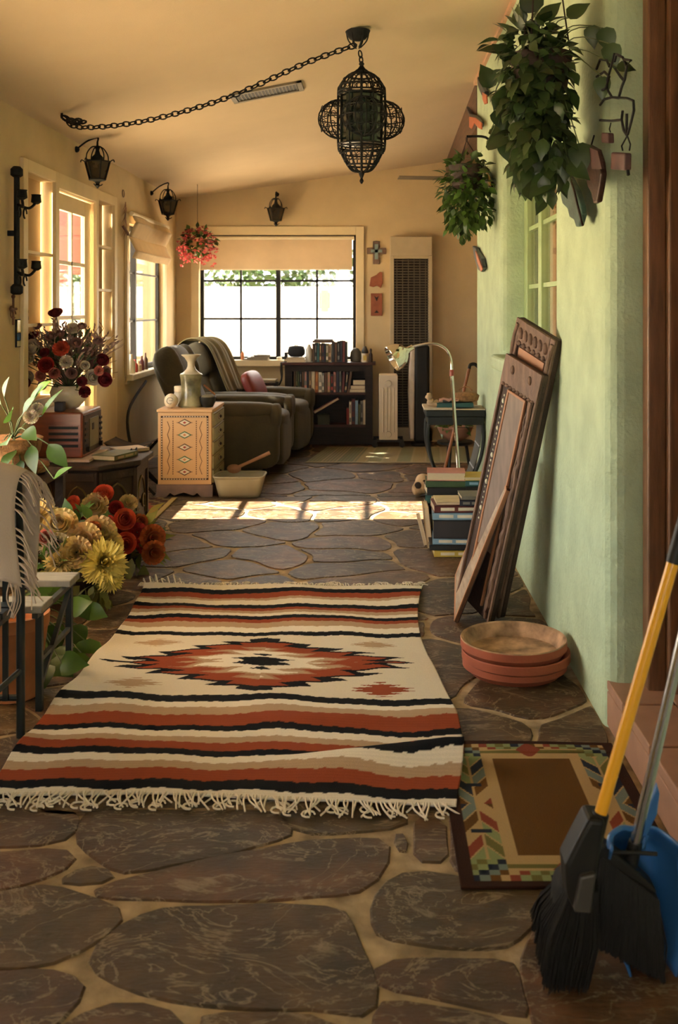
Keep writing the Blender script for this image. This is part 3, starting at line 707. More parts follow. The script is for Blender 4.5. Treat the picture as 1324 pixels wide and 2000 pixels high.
# ---------------------------------------------------------------- terracotta saucers
m_terra = mat('terracotta', (.33, .085, .042), .75, var=.12, scale=8, bump=.1)
m_crust = mat('crusted_terracotta', (.36, .22, .13), .95, var=.65, scale=13, bump=.6, bscale=30)
sx, sy = .552, 3.945
def saucer(z, r, h, label, crust=False, dx=0, dy=0):
    mb = MB(); mb.lathe([(r * .86, z), (r * .90, z + .01), (r * .985, z + h - .03), (r * 1.0, z + h - .028), (r, z + h)], (sx + dx, sy + dy, 0), 56, 0, caps=False)
    mb.lathe([(r, z + h), (r * .99, z + h + .004), (r - .012, z + h), (r * .84, z + .018), (.001, z + .014)], (sx + dx, sy + dy, 0), 56, 1, caps=False)
    mb.lathe([(.001, z), (r * .86, z)], (sx + dx, sy + dy, 0), 56, 0, caps=False)
    return tag(mb.build('plant_saucer', [m_terra, m_crust if crust else m_terra]), label, 'plant saucer')
saucer(0, .200, .052, 'plain terracotta plant saucer at the bottom of the stack on the floor')
saucer(.026, .2075, .056, 'terracotta plant saucer in the middle of the stack of three', False, .004, -.003)
saucer(.060, .204, .066, 'crusted terracotta plant saucer on top of the stack of three', True, -.004, .002)
# ---------------------------------------------------------------- carved panels leaning on the green wall
m_carv = mat('carved_old_wood', (.155, .09, .062), .6, var=.35, scale=8, stretch=(6, 6, 1), bump=.5, bscale=40)
m_carvd = mat('dark_old_wood', (.045, .025, .018), .65, var=.4, scale=8, bump=.4)
m_orange = mat('worn_orange_wood', (.36, .17, .085), .55, var=.2, scale=9)
m_lite = mat('worn_grey_wood', (.19, .14, .11), .6, var=.25, scale=6, stretch=(5, 5, 1))
m_mop = mat('shell_inlay', (.65, .65, .5), .3)
def frame_axes(BR, TR, wdir, wlen):
    BR, TR = Vector(BR), Vector(TR); L = TR - BR; ey = L.normalized(); wv = Vector(wdir); wv = (wv - ey * wv.dot(ey)).normalized(); nrm = ey.cross(wv)
    if nrm.y > 0: nrm = -nrm
    return BR, wv, ey, nrm, L.length
def panel_piece(mb, fr, a0, a1, b0, b1, n0, n1, m=0):
    BR, wv, ey, nrm, Ln = fr
    return mb.obox(BR + wv * a0 + ey * b0 + nrm * n0, wv * (a1 - a0), ey * (b1 - b0), nrm * (n1 - n0), m)
def fpt(fr, a, b, n=0): BR, wv, ey, nrm, Ln = fr; return BR + wv * a + ey * b + nrm * n
def wavy(mb, fr, a, w_, b0, b1, n0, h, seed, m=0, k=26):
    rr = random.Random(seed); pts = []
    for i in range(k):
        b = b0 + (b1 - b0) * i / (k - 1); pts.append(fpt(fr, a + rr.uniform(-.006, .006), b, n0 + h * .4))
    mb.tube(pts, [w_ * rr.uniform(.55, 1.0) for _ in pts], 7, m)
# tall rear panel
p1 = frame_axes((.58, 4.60, .003), (.765, 4.19, 1.262), (-.46, .89, 0), .286); W = .286; Ln = p1[4]
t1 = thing('carved_screen', 'tall carved wooden panel at the back, leaning on the green wall', 'carved panel', (.58, 4.6, 0))
mb = MB(); panel_piece(mb, p1, 0, W, 0, Ln, -.028, 0); mb.build('board', m_carvd, t1, bevel=.006)
mb = MB(); panel_piece(mb, p1, 0, .035, 0, Ln, 0, .014); panel_piece(mb, p1, W - .035, W, 0, Ln, 0, .014); panel_piece(mb, p1, .035, W - .035, Ln - .10, Ln, 0, .014); panel_piece(mb, p1, .035, W - .035, 0, .08, 0, .014)
for i in range(6):
    c = fpt(p1, .035 + (W - .07) * (i + .5) / 6, Ln - .055, .014); mb.ell(c, (.014, .014, .026), 8)
    mb.ell(fpt(p1, .035 + (W - .07) * (i + .5) / 6, Ln - .10, .014), (.012, .012, .012), 8)
wavy(mb, p1, .016, .012, .1, Ln - .02, .012, .01, 3); wavy(mb, p1, W - .016, .012, .1, Ln - .02, .012, .01, 4)
mb.build('carved_frame', m_carv, t1, bevel=.003)
mb = MB(); panel_piece(mb, p1, .05, W - .05, Ln - .17, Ln - .12, 0, .008); mb.build('inlay_band', m_orange, t1)
mb = MB(); panel_piece(mb, p1, .05, W - .05, .1, Ln - .18, 0, .004); mb.build('inner_board', m_lite, t1)
# front panel
p2 = frame_axes((.520, 4.50, .003), (.712, 4.21, 1.119), (-.46, .89, 0), .273); W = .273; Ln = p2[4]
t2 = thing('carved_screen', 'carved wooden panel with inlaid strip, in front of the taller panel', 'carved panel', (.52, 4.5, 0))
mb = MB(); panel_piece(mb, p2, 0, W, 0, Ln, -.024, 0); mb.build('board', m_carvd, t2, bevel=.004)
mb = MB()
panel_piece(mb, p2, .0, .012, 0, Ln - .02, 0, .012); panel_piece(mb, p2, W - .012, W, 0, Ln - .02, 0, .012); panel_piece(mb, p2, 0, W, Ln - .125, Ln, 0, .013)
wavy(mb, p2, .028, .017, .02, Ln - .13, .004, .02, 8, 0, 34); wavy(mb, p2, .052, .006, .02, Ln - .13, .004, .012, 9, 0, 40)
for i in range(9): mb.ell(fpt(p2, .012 + (W - .024) * (i + .5) / 9, Ln - .128, .008), (.013, .013, .009), 7)
for a in (.07, .2): mb.ell(fpt(p2, a, Ln - .05, .013), (.012, .012, .020), 7)
mb.build('carved_frame', m_carv, t2, bevel=.002)
mb = MB(); panel_piece(mb, p2, .082, W - .075, .3, Ln - .15, 0, .010); mb.build('centre_board', m_lite, t2, bevel=.003)
mb = MB(); panel_piece(mb, p2, .072, .082, .05, Ln - .15, 0, .014); panel_piece(mb, p2, W - .075, W - .064, .05, Ln - .15, 0, .014); panel_piece(mb, p2, .072, W - .064, Ln - .152, Ln - .14, 0, .014); mb.build('moulding', m_orange, t2, bevel=.003)
mb = MB()
for i in range(24):
    s_ = .007 if i % 5 == 2 else .0035
    mb.ell(fpt(p2, W - .038, .40 + (Ln - .58) * i / 23, .002), (s_, s_, s_ * 1.7), 6)
mb.build('shell_inlay', m_mop, t2)
# small framed mirror
p3 = frame_axes((.370, 4.545, .003), (.578, 4.36, .622), (.0, .4, 0), .4); W = .40; Ln = p3[4]
if p3[3].x > 0: p3 = (p3[0], p3[1], p3[2], -p3[3], p3[4])
t3 = thing('framed_mirror', 'small brown framed mirror leaning against the two carved panels', 'mirror', (.389, 4.545, 0))
mb = MB(); panel_piece(mb, p3, 0, W, 0, Ln, -.018, 0); mb.build('backing', m_carvd, t3)
mb = MB(); f = .018
panel_piece(mb, p3, 0, f, 0, Ln, -.016, .004); panel_piece(mb, p3, W - f, W, 0, Ln, -.016, .004); panel_piece(mb, p3, f, W - f, 0, f, -.016, .004); panel_piece(mb, p3, f, W - f, Ln - f, Ln, -.016, .004)
mb.build('frame', m_orange, t3, bevel=.002)
mb = MB(); panel_piece(mb, p3, f, W - f, f, Ln - f, 0, .003); mb.build('mirror_glass', mat('reflected_tan_mirror', (.52, .42, .32), .25, metal=.15, var=.22, scale=7, stretch=(1, 1, 5), spec=.8), t3)  # tan base colour stands in for the bright room reflected in the glass
# ---------------------------------------------------------------- books
PAGE = mat('book_pages', (.60, .50, .34), .9, var=.1, scale=60, stretch=(1, 1, 20))
BC = dict(black=(.012, .012, .014), navy=(.016, .018, .036), charcoal=(.022, .019, .024), blue=(.04, .12, .27), sky=(.22, .36, .5), teal=(.02, .09, .09), green=(.04, .08, .03), olive=(.13, .13, .05), red=(.3, .03, .02), maroon=(.11, .02, .02), rust=(.3, .1, .03), orange=(.48, .19, .04), brown=(.10, .05, .025), tan=(.38, .26, .14), cream=(.6, .5, .33), white=(.68, .62, .5), grey=(.17, .16, .14), pink=(.5, .2, .16), yellow=(.55, .4, .08))
def bcol(c): return mat('cover_' + c, BC[c], .5, var=.12, scale=14)
def book(c, dim, ctr, yaw, label, group=None, roll=None, stripe=None, flip=False):
    """flat book: dim = (length along spine, depth, thickness); the spine is on local -Y unless flip"""
    L_, D_, T_2 = dim; M = Matrix.Translation(Vector(ctr)) @ Matrix.Rotation(yaw, 4, 'Z')
    if roll is not None: M = M @ roll
    t = thing('book', label, 'book', ctr, group)
    s = -1 if flip else 1; ct = min(.004, T_2 * .15)
    mb = MB(); mb.M = M
    mb.box(-L_ / 2, L_ / 2, -D_ / 2, D_ / 2, 0, ct).box(-L_ / 2, L_ / 2, -D_ / 2, D_ / 2, T_2 - ct, T_2)
    y = -D_ / 2 * s; mb.box(-L_ / 2, L_ / 2, min(y, y + s * .004), max(y, y + s * .004), 0, T_2)
    mats = [bcol(c)]
    if stripe:
        mats.append(bcol(stripe)); yy = y - s * .0006
        for a, b in ((-.38, -.12), (-.05, .28), (.36, .42)): mb.box(a * L_, b * L_, min(y, yy), max(y, yy), T_2 * .28, T_2 * .72, 1)
    mb.build('cover', mats, t)
    mb = MB(); mb.M = M; mb.box(-L_ / 2 + .003, L_ / 2 - .003, -D_ / 2 + .0045 if not flip else -D_ / 2 + .004, D_ / 2 - .004 if not flip else D_ / 2 - .0045, ct, T_2 - ct); mb.build('pages', PAGE, t)
    return t
# stack on the floor beside the mirror
FS = 'books piled on the floor by the green wall'
def low(z): return z
stk = [('yellow', .30, .24, .036, 'worn yellow paperback at the very bottom of the floor pile'), ('black', .33, .25, .03, 'wide black book protruding near the bottom of the floor pile'), ('sky', .29, .24, .036, 'pale blue and white book under the large dark volume'),
       ('charcoal', .30, .25, .10, 'very thick dark charcoal volume in the middle of the floor pile'), ('sky', .31, .24, .040, 'light blue lettered book above the thick dark volume'), ('maroon', .30, .23, .040, 'dark book with pale lettered spine above the light blue one')]
z = .001; cxb, cyb = .505, 5.86
for c, L_, D_, T_2, lb in stk:
    book(c, (L_, D_, T_2), (cxb + rnd.uniform(-.012, .012), cyb + rnd.uniform(-.01, .01), z), rnd.uniform(-.05, .05), lb, FS, stripe='white' if c in ('sky', 'maroon', 'yellow') else None); z += T_2 + .0006
z1 = z
book('cream', (.16, .22, .014), (.445, 5.88, z1), .03, 'thin cream pamphlet topping the lower floor pile', FS)
book('navy', (.15, .2, .032), (.575, 5.83, z1), -.05, 'dark paperback with small pale lettering on the pile\'s right side', FS, stripe='grey')
book('grey', (.15, .2, .018), (.578, 5.84, z1 + .033), .04, 'grey white magazine lying over the dark paperback', FS)
# rear taller stack
z = .001
for c, T_2, lb in (('brown', .09, 'thick brown volume at the base of the rear floor pile'), ('grey', .07, 'grey volume second from bottom in the rear floor pile'), ('black', .06, 'black volume third from bottom in the rear floor pile'), ('teal', .05, 'dark teal volume below the black book in the rear pile'), ('black', .045, 'black book near the top of the rear floor pile'), ('green', .038, 'dark green book directly under the pale topmost block')):
    book(c, (.25, .20, T_2), (.455, 6.24, z), rnd.uniform(-.06, .06), lb, FS); z += T_2 + .0006
book('pink', (.23, .19, .05), (.455, 6.24, z), -.06, 'thick pale paged book crowning the rear floor pile', FS, flip=True)
z = .001
for c, T_2, lb in (('brown', .12, 'thick brown book at the base of the right rear pile'), ('grey', .08, 'grey book second in the right rear pile'), ('black', .08, 'black book midway in the right rear pile'), ('black', .045, 'black book with reddish lettering in the right rear pile'), ('teal', .035, 'teal book second from top of the right rear pile')):
    book(c, (.20, .2, T_2), (.665, 6.22, z), rnd.uniform(-.04, .04), lb, FS, stripe='sky' if c == 'teal' else None); z += T_2 + .0006
book('yellow', (.22, .2, .022), (.665, 6.22, z), .03, 'cream yellow book topping the right rear floor pile', FS, flip=True)
# upright books leaning at the left of the pile
RX = Matrix.Rotation(PI / 2, 4, 'Y')
for k, (c, u, v0, v1, Y, th, ang, lb) in enumerate((('cream', 851, 975, 1048, 5.98, .03, -.02, 'tall cream book standing on edge beside the floor pile'), ('tan', 838, 985, 1040, 6.03, .03, -.10, 'tan and yellow book standing behind the tall cream one'), ('white', 830, 1008, 1045, 6.10, .022, -.25, 'small white book tilted at the left end of the floor pile'))):
    p = P(u, v1, Y); h = (v1 - v0) / 2000 * Y
    M = Matrix.Translation((p.x, Y, .002)) @ Matrix.Rotation(ang, 4, 'Y')
    t = thing('book', lb, 'book', (p.x, Y, 0), FS); hh = h + p.z
    mb = MB(); mb.M = M; mb.box(-th / 2, -th / 2 + .003, -.10, .10, 0, hh).box(th / 2 - .003, th / 2, -.10, .10, 0, hh).box(-th / 2, th / 2, .097, .10, 0, hh); mb.build('cover', bcol(c), t)
    mb = MB(); mb.M = M; mb.box(-th / 2 + .003, th / 2 - .003, -.097, .097, .003, hh - .004); mb.build('pages', PAGE, t)
# dried skull on the floor
sk = thing('cow_skull', 'small bleached animal skull on the floor left of the books', 'skull', (.38, 7.62, 0))
m_bone = mat('old_bone', (.50, .36, .22), .8, var=.35, scale=14, bump=.4); m_dk = mat('hollow_dark', (.03, .02, .015), .9)
mb = MB(); mb.ell((.385, 7.62, .085), (.06, .075, .075), 12, p=.85).ell((.345, 7.60, .05), (.045, .06, .05), 10).ell((.43, 7.60, .06), (.035, .05, .058), 10).tube([(.41, 7.6, .13), (.435, 7.59, .165), (.445, 7.57, .17)], [.02, .013, .008], 8).tube([(.34, 7.58, .1), (.32, 7.56, .07), (.325, 7.55, .02)], [.02, .018, .014], 8); mb.build('bone', m_bone, sk)
MB().ell((.345, 7.553, .085), (.026, .02, .026), 8).ell((.415, 7.552, .055), (.02, .012, .03), 8).ell((.39, 7.548, .12), (.01, .008, .008), 6).build('eye_socket', m_dk, sk)
# ---------------------------------------------------------------- floor lamp
m_chrome = mat('chrome', (.86, .85, .82), .08, metal=1, var=.02)
fl = thing('floor_lamp', 'chrome gooseneck floor lamp with bell shade curving over the floor', 'floor lamp', (.60, 6.86, 0))
Y = 6.86
pp = [(.60, Y, .02), P(897, 940, Y), P(889, 830, Y), P(882, 730, Y)]
MB().lathe([(.12, 0), (.125, .01), (.12, .022), (.02, .035), (.014, .05)], (.60, Y, 0), 28).build('base', m_chrome, fl)
MB().tube(pp, .0125, 14).build('pole', m_chrome, fl)
neck = bez([P(882, 730, Y), P(881, 706, Y), P(874, 686, Y), P(858, 674, Y), P(838, 671, Y), P(815, 675, Y), P(803, 678, Y)], 6)
MB().tube(neck, .009, 12).build('gooseneck', m_chrome, fl)
MB().tube([P(882, 734, Y), P(882, 722, Y)], .014, 12).build('collar', mat('red_collar', (.3, .05, .03), .4), fl)
h0 = P(806, 678, Y); ax = (P(757, 692, Y) - h0).normalized() + Vector((0, -.25, -.25)); ax.normalize()
prof = [(.018, 0), (.02, .035), (.028, .05), (.05, .062), (.075, .09), (.088, .125), (.091, .165), (.088, .167), (.08, .12), (.045, .07)]
mb = MB(); mb.M = Matrix.Translation(h0) @ ax.to_track_quat('Z', 'Y').to_matrix().to_4x4(); mb.lathe(prof, (0, 0, 0), 28, caps=False); mb.build('lamp_shade', m_chrome, fl)
mb = MB(); mb.M = Matrix.Translation(h0) @ ax.to_track_quat('Z', 'Y').to_matrix().to_4x4(); mb.ell((0, 0, .12), (.028, .028, .04), 8); mb.build('bulb', m_white, fl)
# ---------------------------------------------------------------- black curved side table and what is on it
m_tab = mat('black_lacquer', (.012, .014, .013), .4, var=.1, spec=.3)
ta = thing('side_table', 'black side table with bowed legs behind the floor books', 'table', (.58, 7.12, 0))
MB().box(.37, .79 - .015, 6.94, 7.30, .655, .70).build('tabletop', m_tab, ta, bevel=.006)
MB().box(.385, .765, 6.95, 7.29, .60, .655).build('apron', m_tab, ta, bevel=.003)
for yy in (6.97, 7.27):
    for sgn in (-1, 1):
        cx_ = .575; w2 = .185
        pts = bez([(cx_ + sgn * w2, yy, .61), (cx_ + sgn * (w2 + .004), yy, .5), (cx_ + sgn * (w2 - .02), yy, .36), (cx_ + sgn * (w2 - .085), yy, .2), (cx_ + sgn * .06, yy, .09), (cx_ + sgn * .10, yy, .012)], 6)
        MB().tube(pts, .013, 10).build('leg', m_tab, ta)
MB().box(.46, .69, 6.97, 7.27, .135, .155).build('lower_shelf', m_tab, ta)
mb = MB()
for i in range(9):
    x = .745 - abs(i - 4) * .000; yy = 6.99 + i * .033
    mb.tube(bez([(.752, yy, .60), (.74, yy, .46), (.70, yy, .30), (.655, yy, .18)], 5), .005, 6)
for z in (.3, .45): mb.tube([(.70 if z < .4 else .738, 6.97, z), (.70 if z < .4 else .738, 7.27, z)], .006, 6)
mb.build('side_rail', mat('grey_rail', (.12, .12, .11), .4, metal=.6), ta)
m_news = mat('newsprint', (.55, .46, .33), .9, var=.15, scale=40)
MBn = MB().box(.36, .56, 6.97, 7.27, .701, .715).box(.56, .775, 6.96, 7.24, .701, .708); tag(MBn.build('newspaper', m_news), 'pile of folded newspapers on the black side table', 'newspaper')
book('teal', (.25, .19, .03), (.57, 7.08, .716), .03, 'dark green book on the newspapers on the side table')
bk = thing('wicker_basket', 'round brown wicker basket at the right end of the side table', 'basket', (.655, 7.10, .748))
m_wick = mat('wicker', (.30, .15, .06), .8, var=.35, scale=60, bump=.6, bscale=120)
MB().lathe([(.06, .748), (.085, .755), (.095, .79), (.075, .805), (.05, .81), (.001, .812)], (.655, 7.10, 0), 24).build('basket_body', m_wick, bk)
MB().tube(arc((.655, 7.10, .80), .05, .15 * PI, .85 * PI, 9, (1, 0, 0), (0, 0, 1)), .004, 6).build('handle', m_wick, bk)
MBc = MB().grid(14, 8, lambda u, v: (.47 + u * .13, 7.0 + v * .12, .750 + .016 * abs(math.sin(u * 7 + v * 3)) + .003)); tag(MBc.build('pink_cloth', mat('pink_cloth', (.5, .27, .2), .9), solid=.004), 'crumpled dusty pink cloth on the green book', 'cloth')
MBd = MB().tube(bez([(.375, 7.05, .775), (.395, 7.04, .80), (.40, 7.04, .755), (.44, 7.06, .735), (.48, 7.08, .73)], 5), [.006 + .016 * abs(math.sin(i * .7)) * (i > 3) + i * .0006 for i in range(21)], 8).ell((.43, 7.05, .735), (.05, .04, .018), 8)
tag(MBd.build('driftwood', m_bone), 'pale driftwood piece at the left end of the side table', 'driftwood')
cn = thing('walking_cane', 'reddish brown wooden cane leaning behind the side table', 'cane', (.50, 7.72, 0))
MB().tube([(.50, 7.62, .004), (.745, 7.80, .93)], .012, 10).build('shaft', mat('red_wood', (.25, .085, .03), .5, var=.2), cn)
MB().tube(bez([(.745, 7.80, .93), (.755, 7.81, .96), (.79, 7.81, .965), (.82, 7.81, .94)], 5), .013, 10).build('handle', m_plas, cn)
st = thing('plant_stool', 'low dark stool holding a plant bowl beyond the side table', 'stool', (.70, 8.55, 0))
MB().lathe([(.14, .26), (.15, .265), (.15, .285), (.001, .288)], (.70, 8.55, 0), 24).build('seat', m_tab, st)
for k in range(3): a = k * 2.1; MB().tube([(.70 + .09 * math.cos(a), 8.55 + .09 * math.sin(a), .262), (.70 + .13 * math.cos(a), 8.55 + .13 * math.sin(a), .009)], .013).build('leg', m_tab, st)
bp_ = thing('potted_plant', 'small leafy plant in a pinkish bowl on the low dark stool', 'plant', (.70, 8.55, .289))
MB().lathe([(.06, .289), (.12, .33), (.15, .40), (.145, .405), (.135, .39), (.001, .385)], (.70, 8.55, 0), 24).build('bowl', mat('pink_clay', (.33, .17, .11), .7), bp_)
m_lf = colmat('house_leaf', (.055, .115, .022), rough=.38, var=.2, trans=.22)
m_lfd = colmat('dark_leaf', (.034, .066, .018), rough=.38, var=.25, trans=.12)
def spray(mb, c, r, n, L, seed, up=.5, W=.55, down=0, tintv=.35, m=0, hemi=False):
    rr = random.Random(seed); c = Vector(c)
    for _ in range(n):
        d = Vector((rr.gauss(0, 1), rr.gauss(0, 1), rr.gauss(0, 1))).normalized()
        if hemi: d.z = abs(d.z)
        k = rr.random() ** .45; p = c + Vector((d.x * r[0], d.y * r[1], d.z * r[2])) * k
        a = d * .8 + Vector((rr.gauss(0, .4), rr.gauss(0, .4), rr.gauss(0, .4) + up - down))
        l = L * rr.uniform(.6, 1.15); tv = rr.uniform(1 - tintv, 1 + tintv)
        mb.leaf(p, a, (rr.gauss(0, .4), rr.gauss(0, .4) - .3, 1), l, l * W, m, curl=rr.uniform(.05, .5), tint=(tv, tv, tv * .9))
mb = MB(); spray(mb, (.70, 8.52, .44), (.17, .1, .07), 60, .09, 3); mb.build('foliage', m_lf, bp_, tint=True)
# ---------------------------------------------------------------- radiator, wall heater, air cleaner
rd = thing('oil_radiator', 'white finned oil radiator standing end on beside the bookcase', 'radiator', (.17, 10.3, 0))
m_rad = mat('radiator_enamel', (.66, .56, .42), .4, var=.03)
for i in range(7):
    y = 10.15 + i * .045
    mb = MB(); mb.box(.078, .262, y, y + .022, .085, .725); 
    if i == 0:
        for k in range(4): mb.tube([(.118 + k * .035, y - .001, .16), (.118 + k * .035, y - .001, .60)], .008, 8)
        for z in (.14, .645): mb.lathe([(.0, 0), (.026, 0), (.03, .004), (.03, .016)], (0, 0, 0), 4) if False else mb.tube([(.17, y + .002, z), (.17, y - .018, z)], [.034, .029], 18)
    mb.build('fin', m_rad, rd, bevel=.02 if i else .012, seg=3)
MB().tube([(.17, 10.15, .645), (.17, 10.45, .645)], .022).tube([(.17, 10.15, .14), (.17, 10.45, .14)], .022).build('pipe', m_rad, rd)
for y in (10.165, 10.43): MB().box(.02, .32, y - .012, y + .012, .062, .085).build('foot', m_plas, rd)
for y in (10.165, 10.43):
    for x in (.035, .305): MB().tube([(x, y - .012, .036), (x, y + .012, .036)], .028, 14).build('caster', m_plas, rd)
wh = thing('wall_heater', 'tall beige wall furnace with dark grille on the far wall', 'heater', (.41, 10.64, 0))
m_heat = mat('beige_enamel', (.46, .37, .23), .5, var=.04); m_grl = mat('heater_grille', (.13, .10, .06), .5, metal=.4)
hx0, hx1 = .195, .63
MB().box(hx0, hx1, 10.56, 10.715, 1.93, 2.13).build('top_cover', m_heat, wh, bevel=.006)
mb = MB(); mb.box(hx0, hx0 + .04, 10.56, 10.715, .02, 1.93).box(hx1 - .04, hx1, 10.56, 10.715, .02, 1.93).box(hx0, hx1, 10.56, 10.715, .02, .16).box(hx0 + .04, hx1 - .04, 10.56, 10.60, 1.90, 1.93); mb.build('cabinet', m_heat, wh, bevel=.004)
MB().box(hx0 + .03, hx1 - .03, 10.66, 10.70, .1, 1.92).build('inner_back', m_dk, wh)
mb = MB()
for i in range(62): z = .18 + i * .0278; mb.box(hx0 + .04, hx1 - .04, 10.572, 10.592, z, z + .009)
for i in range(6): x = hx0 + .04 + (hx1 - hx0 - .08) * (i + .5) / 6; mb.box(x - .004, x + .004, 10.566, 10.574, .17, 1.91)
mb.build('grille', m_grl, wh)
ac = thing('tower_fan', 'slim black tower air cleaner with silver edge before the wall heater', 'fan', (.48, 10.33, 0))
mb = MB(); mb.box(.43, .585, 10.24, 10.42, .04, 1.02); mb.build('body', m_plas, ac, bevel=.03, seg=3)
mb = MB(); mb.prism([(.37, .55), (.378, .3), (.386, .08), (.43, .08), (.442, 1.0), (.40, 1.0), (.382, .8)], (0, 10.25, 0), (1, 0, 0), (0, 0, 1), (0, .16, 0)); mb.build('silver_side', mat('silver_plastic', (.55, .46, .36), .4, metal=.3), ac, bevel=.012)
MB().lathe([(.1, .009), (.11, .02), (.1, .04), (.02, .045)], (.50, 10.33, 0), 24).build('base', m_plas, ac)
cf = thing('ceiling_fan', 'grey ceiling fan with one blade showing near the far wall', 'fan', (1.08, 10.12, 2.66))
m_fan = mat('grey_fan_blade', (.16, .13, .09), .6)
MB().lathe([(.05, -.05), (.09, -.03), (.09, .04), (.03, .06), (.015, .07), (.015, .30)], (1.08, 10.12, 2.69), 20).build('motor', m_fan, cf)
for k in range(4):
    a = PI + .12 + k * PI / 2; d = Vector((math.cos(a), math.sin(a), 0)); e = Vector((-d.y, d.x, .12)).normalized(); q = Vector((1.08, 10.12, 2.665)) + d * .1
    if k in (0, 1, 3): MB().obox(q - e * .06, d * (.72 if k == 0 else .4), e * .12, (0, 0, .008)).build('blade', m_fan, cf)
# three pieces on the far wall
cr = thing('wall_cross', 'small wooden cross with turquoise centre above the clay plaques', 'cross', (.054, 10.70, 1.97))
m_red2 = mat('red_clay', (.29, .085, .04), .7, var=.2, bump=.2)
mb = MB(); mb.box(.018, .09, 10.70, 10.718, 1.85, 2.09).box(-.045, .155, 10.70, 10.718, 1.955, 2.02); mb.build('cross_body', m_carv, cr, bevel=.004)
mb = MB(); mb.box(.036, .072, 10.692, 10.70, 1.90, 2.06).box(-.005, .113, 10.692, 10.70, 1.972, 2.002); mb.build('inlay', mat('pewter_turquoise', (.22, .28, .25), .4, metal=.3), cr)
mb = MB(); mb.prism([(-.02, 1.62), (-.005, 1.71), (.05, 1.735), (.09, 1.77), (.115, 1.765), (.12, 1.65), (.1, 1.60), (.06, 1.625), (.02, 1.61)], (0, 10.695, 0), (1, 0, 0), (0, 0, 1), (0, .022, 0)); tag(mb.build('clay_plaque', m_red2, bevel=.004), 'irregular red clay plaque on the far wall below the cross', 'plaque')
mb = MB(); mb.box(-.005, .115, 10.695, 10.717, 1.31, 1.545).prism([(0.03, 1.34), (.055, 1.37), (.08, 1.34)], (0, 10.688, 0), (1, 0, 0), (0, 0, 1), (0, .007, 0), 1).prism([(0.03, 1.52), (.055, 1.50), (.08, 1.52), (.055, 1.46)], (0, 10.688, 0), (1, 0, 0), (0, 0, 1), (0, .007, 0), 1); tag(mb.build('clay_plaque', [m_red2, m_carvd], bevel=.003), 'rectangular red clay plaque, lowest of three hangings beside the window', 'plaque')
# ---------------------------------------------------------------- bookcase and its books
m_case = mat('espresso_wood', (.016, .009, .007), .5, spec=.25, var=.3, scale=8, stretch=(1, 8, 8))
m_caser = mat('mahogany_shelf', (.055, .017, .011), .45, spec=.3, var=.25)
bc = thing('bookcase', 'low dark bookcase with two shelves beneath the far window', 'bookcase', (-.43, 10.55, 0))
bx0, bx1, by0, by1 = -.875, .015, 10.37, 10.62
MB().box(bx0 - .03, bx1 + .03, by0 - .02, by1, .812, .84).build('top', m_caser, bc, bevel=.004)
for x in (bx0, bx1 - .075): MB().box(x, x + .075, by0, by1, .01, .812).build('side_panel', m_case, bc)
MB().box(bx0, bx1, by1 - .012, by1, .01, .812).build('back_panel', m_case, bc)
MB().box(bx0 + .075, bx1 - .075, by0 + .01, by1 - .012, .512, .535).build('shelf', m_caser, bc)
MB().box(bx0 + .075, bx1 - .075, by0 + .01, by1 - .012, .185, .207).build('shelf', m_caser, bc)
for a, b in ((.01, .185), (.75, .812)): MB().box(bx0 + .075, bx1 - .075, by0 + .004, by0 + .02, a, b).build('rail', m_case, bc)
ORD = ['first', 'second', 'third', 'fourth', 'fifth', 'sixth', 'seventh', 'eighth', 'ninth', 'tenth', 'eleventh', 'twelfth', 'thirteenth', 'fourteenth', 'fifteenth', 'sixteenth', 'seventeenth', 'eighteenth', 'nineteenth', 'twentieth', 'twenty-first', 'twenty-second']
def upright(x, z, th, h, dp_, yf, c, label, group, lean=0, band=None):
    M = Matrix.Translation((x, yf, z)) @ Matrix.Rotation(lean, 4, 'Y')
    t = thing('book', label, 'book', (x, yf, z), group); mb = MB(); mb.M = M
    mb.box(0, .0025, 0, dp_, 0, h).box(th - .0025, th, 0, dp_, 0, h).box(0, th, 0, .003, 0, h)
    ms = [bcol(c)]
    if band: ms.append(bcol(band)); mb.box(th * .15, th * .85, -.0006, 0, h * .12, h * .3, 1).box(th * .3, th * .7, -.0006, 0, h * .5, h * .88, 1)
    mb.build('cover', ms, t)
    mb = MB(); mb.M = M; mb.box(.0025, th - .0025, .003, dp_ - .003, .003, h - .005); mb.build('pages', PAGE, t)
def row(x, z, yf, items, place, group, start='from the left'):
    for i, (c, th, h, ln, band) in enumerate(items):
        upright(x, z, th, h, .14, yf, c, f'{c} spined book, {ORD[i]} {start} {place}', group, ln, band); x += th + .0012
    return x
up = [('brown', .022, .225, 0, None), ('olive', .02, .225, 0, 'black'), ('green', .016, .215, 0, 'olive'), ('black', .022, .21, 0, 'grey'), ('brown', .022, .21, 0, None), ('grey', .03, .235, 0, 'pink'), ('navy', .016, .23, 0, None), ('tan', .026, .24, 0, 'brown'), ('cream', .034, .245, 0, None), ('rust', .034, .215, 0, 'orange'), ('white', .034, .205, 0, 'grey'), ('grey', .022, .195, 0, 'white'), ('brown', .03, .20, 0, None), ('tan', .03, .205, 0, 'pink'), ('black', .03, .185, 0, 'red'), ('pink', .026, .205, 0, 'brown'), ('navy', .03, .215, 0, None), ('grey', .022, .21, 0, 'navy'), ('maroon', .026, .21, .06, None), ('black', .026, .205, .10, 'tan'), ('brown', .026, .21, .14, None)]
row(bx0 + .085, .536, by0 + .03, up, 'on the upper bookcase shelf', 'books on the upper shelf of the bookcase')
z = .536
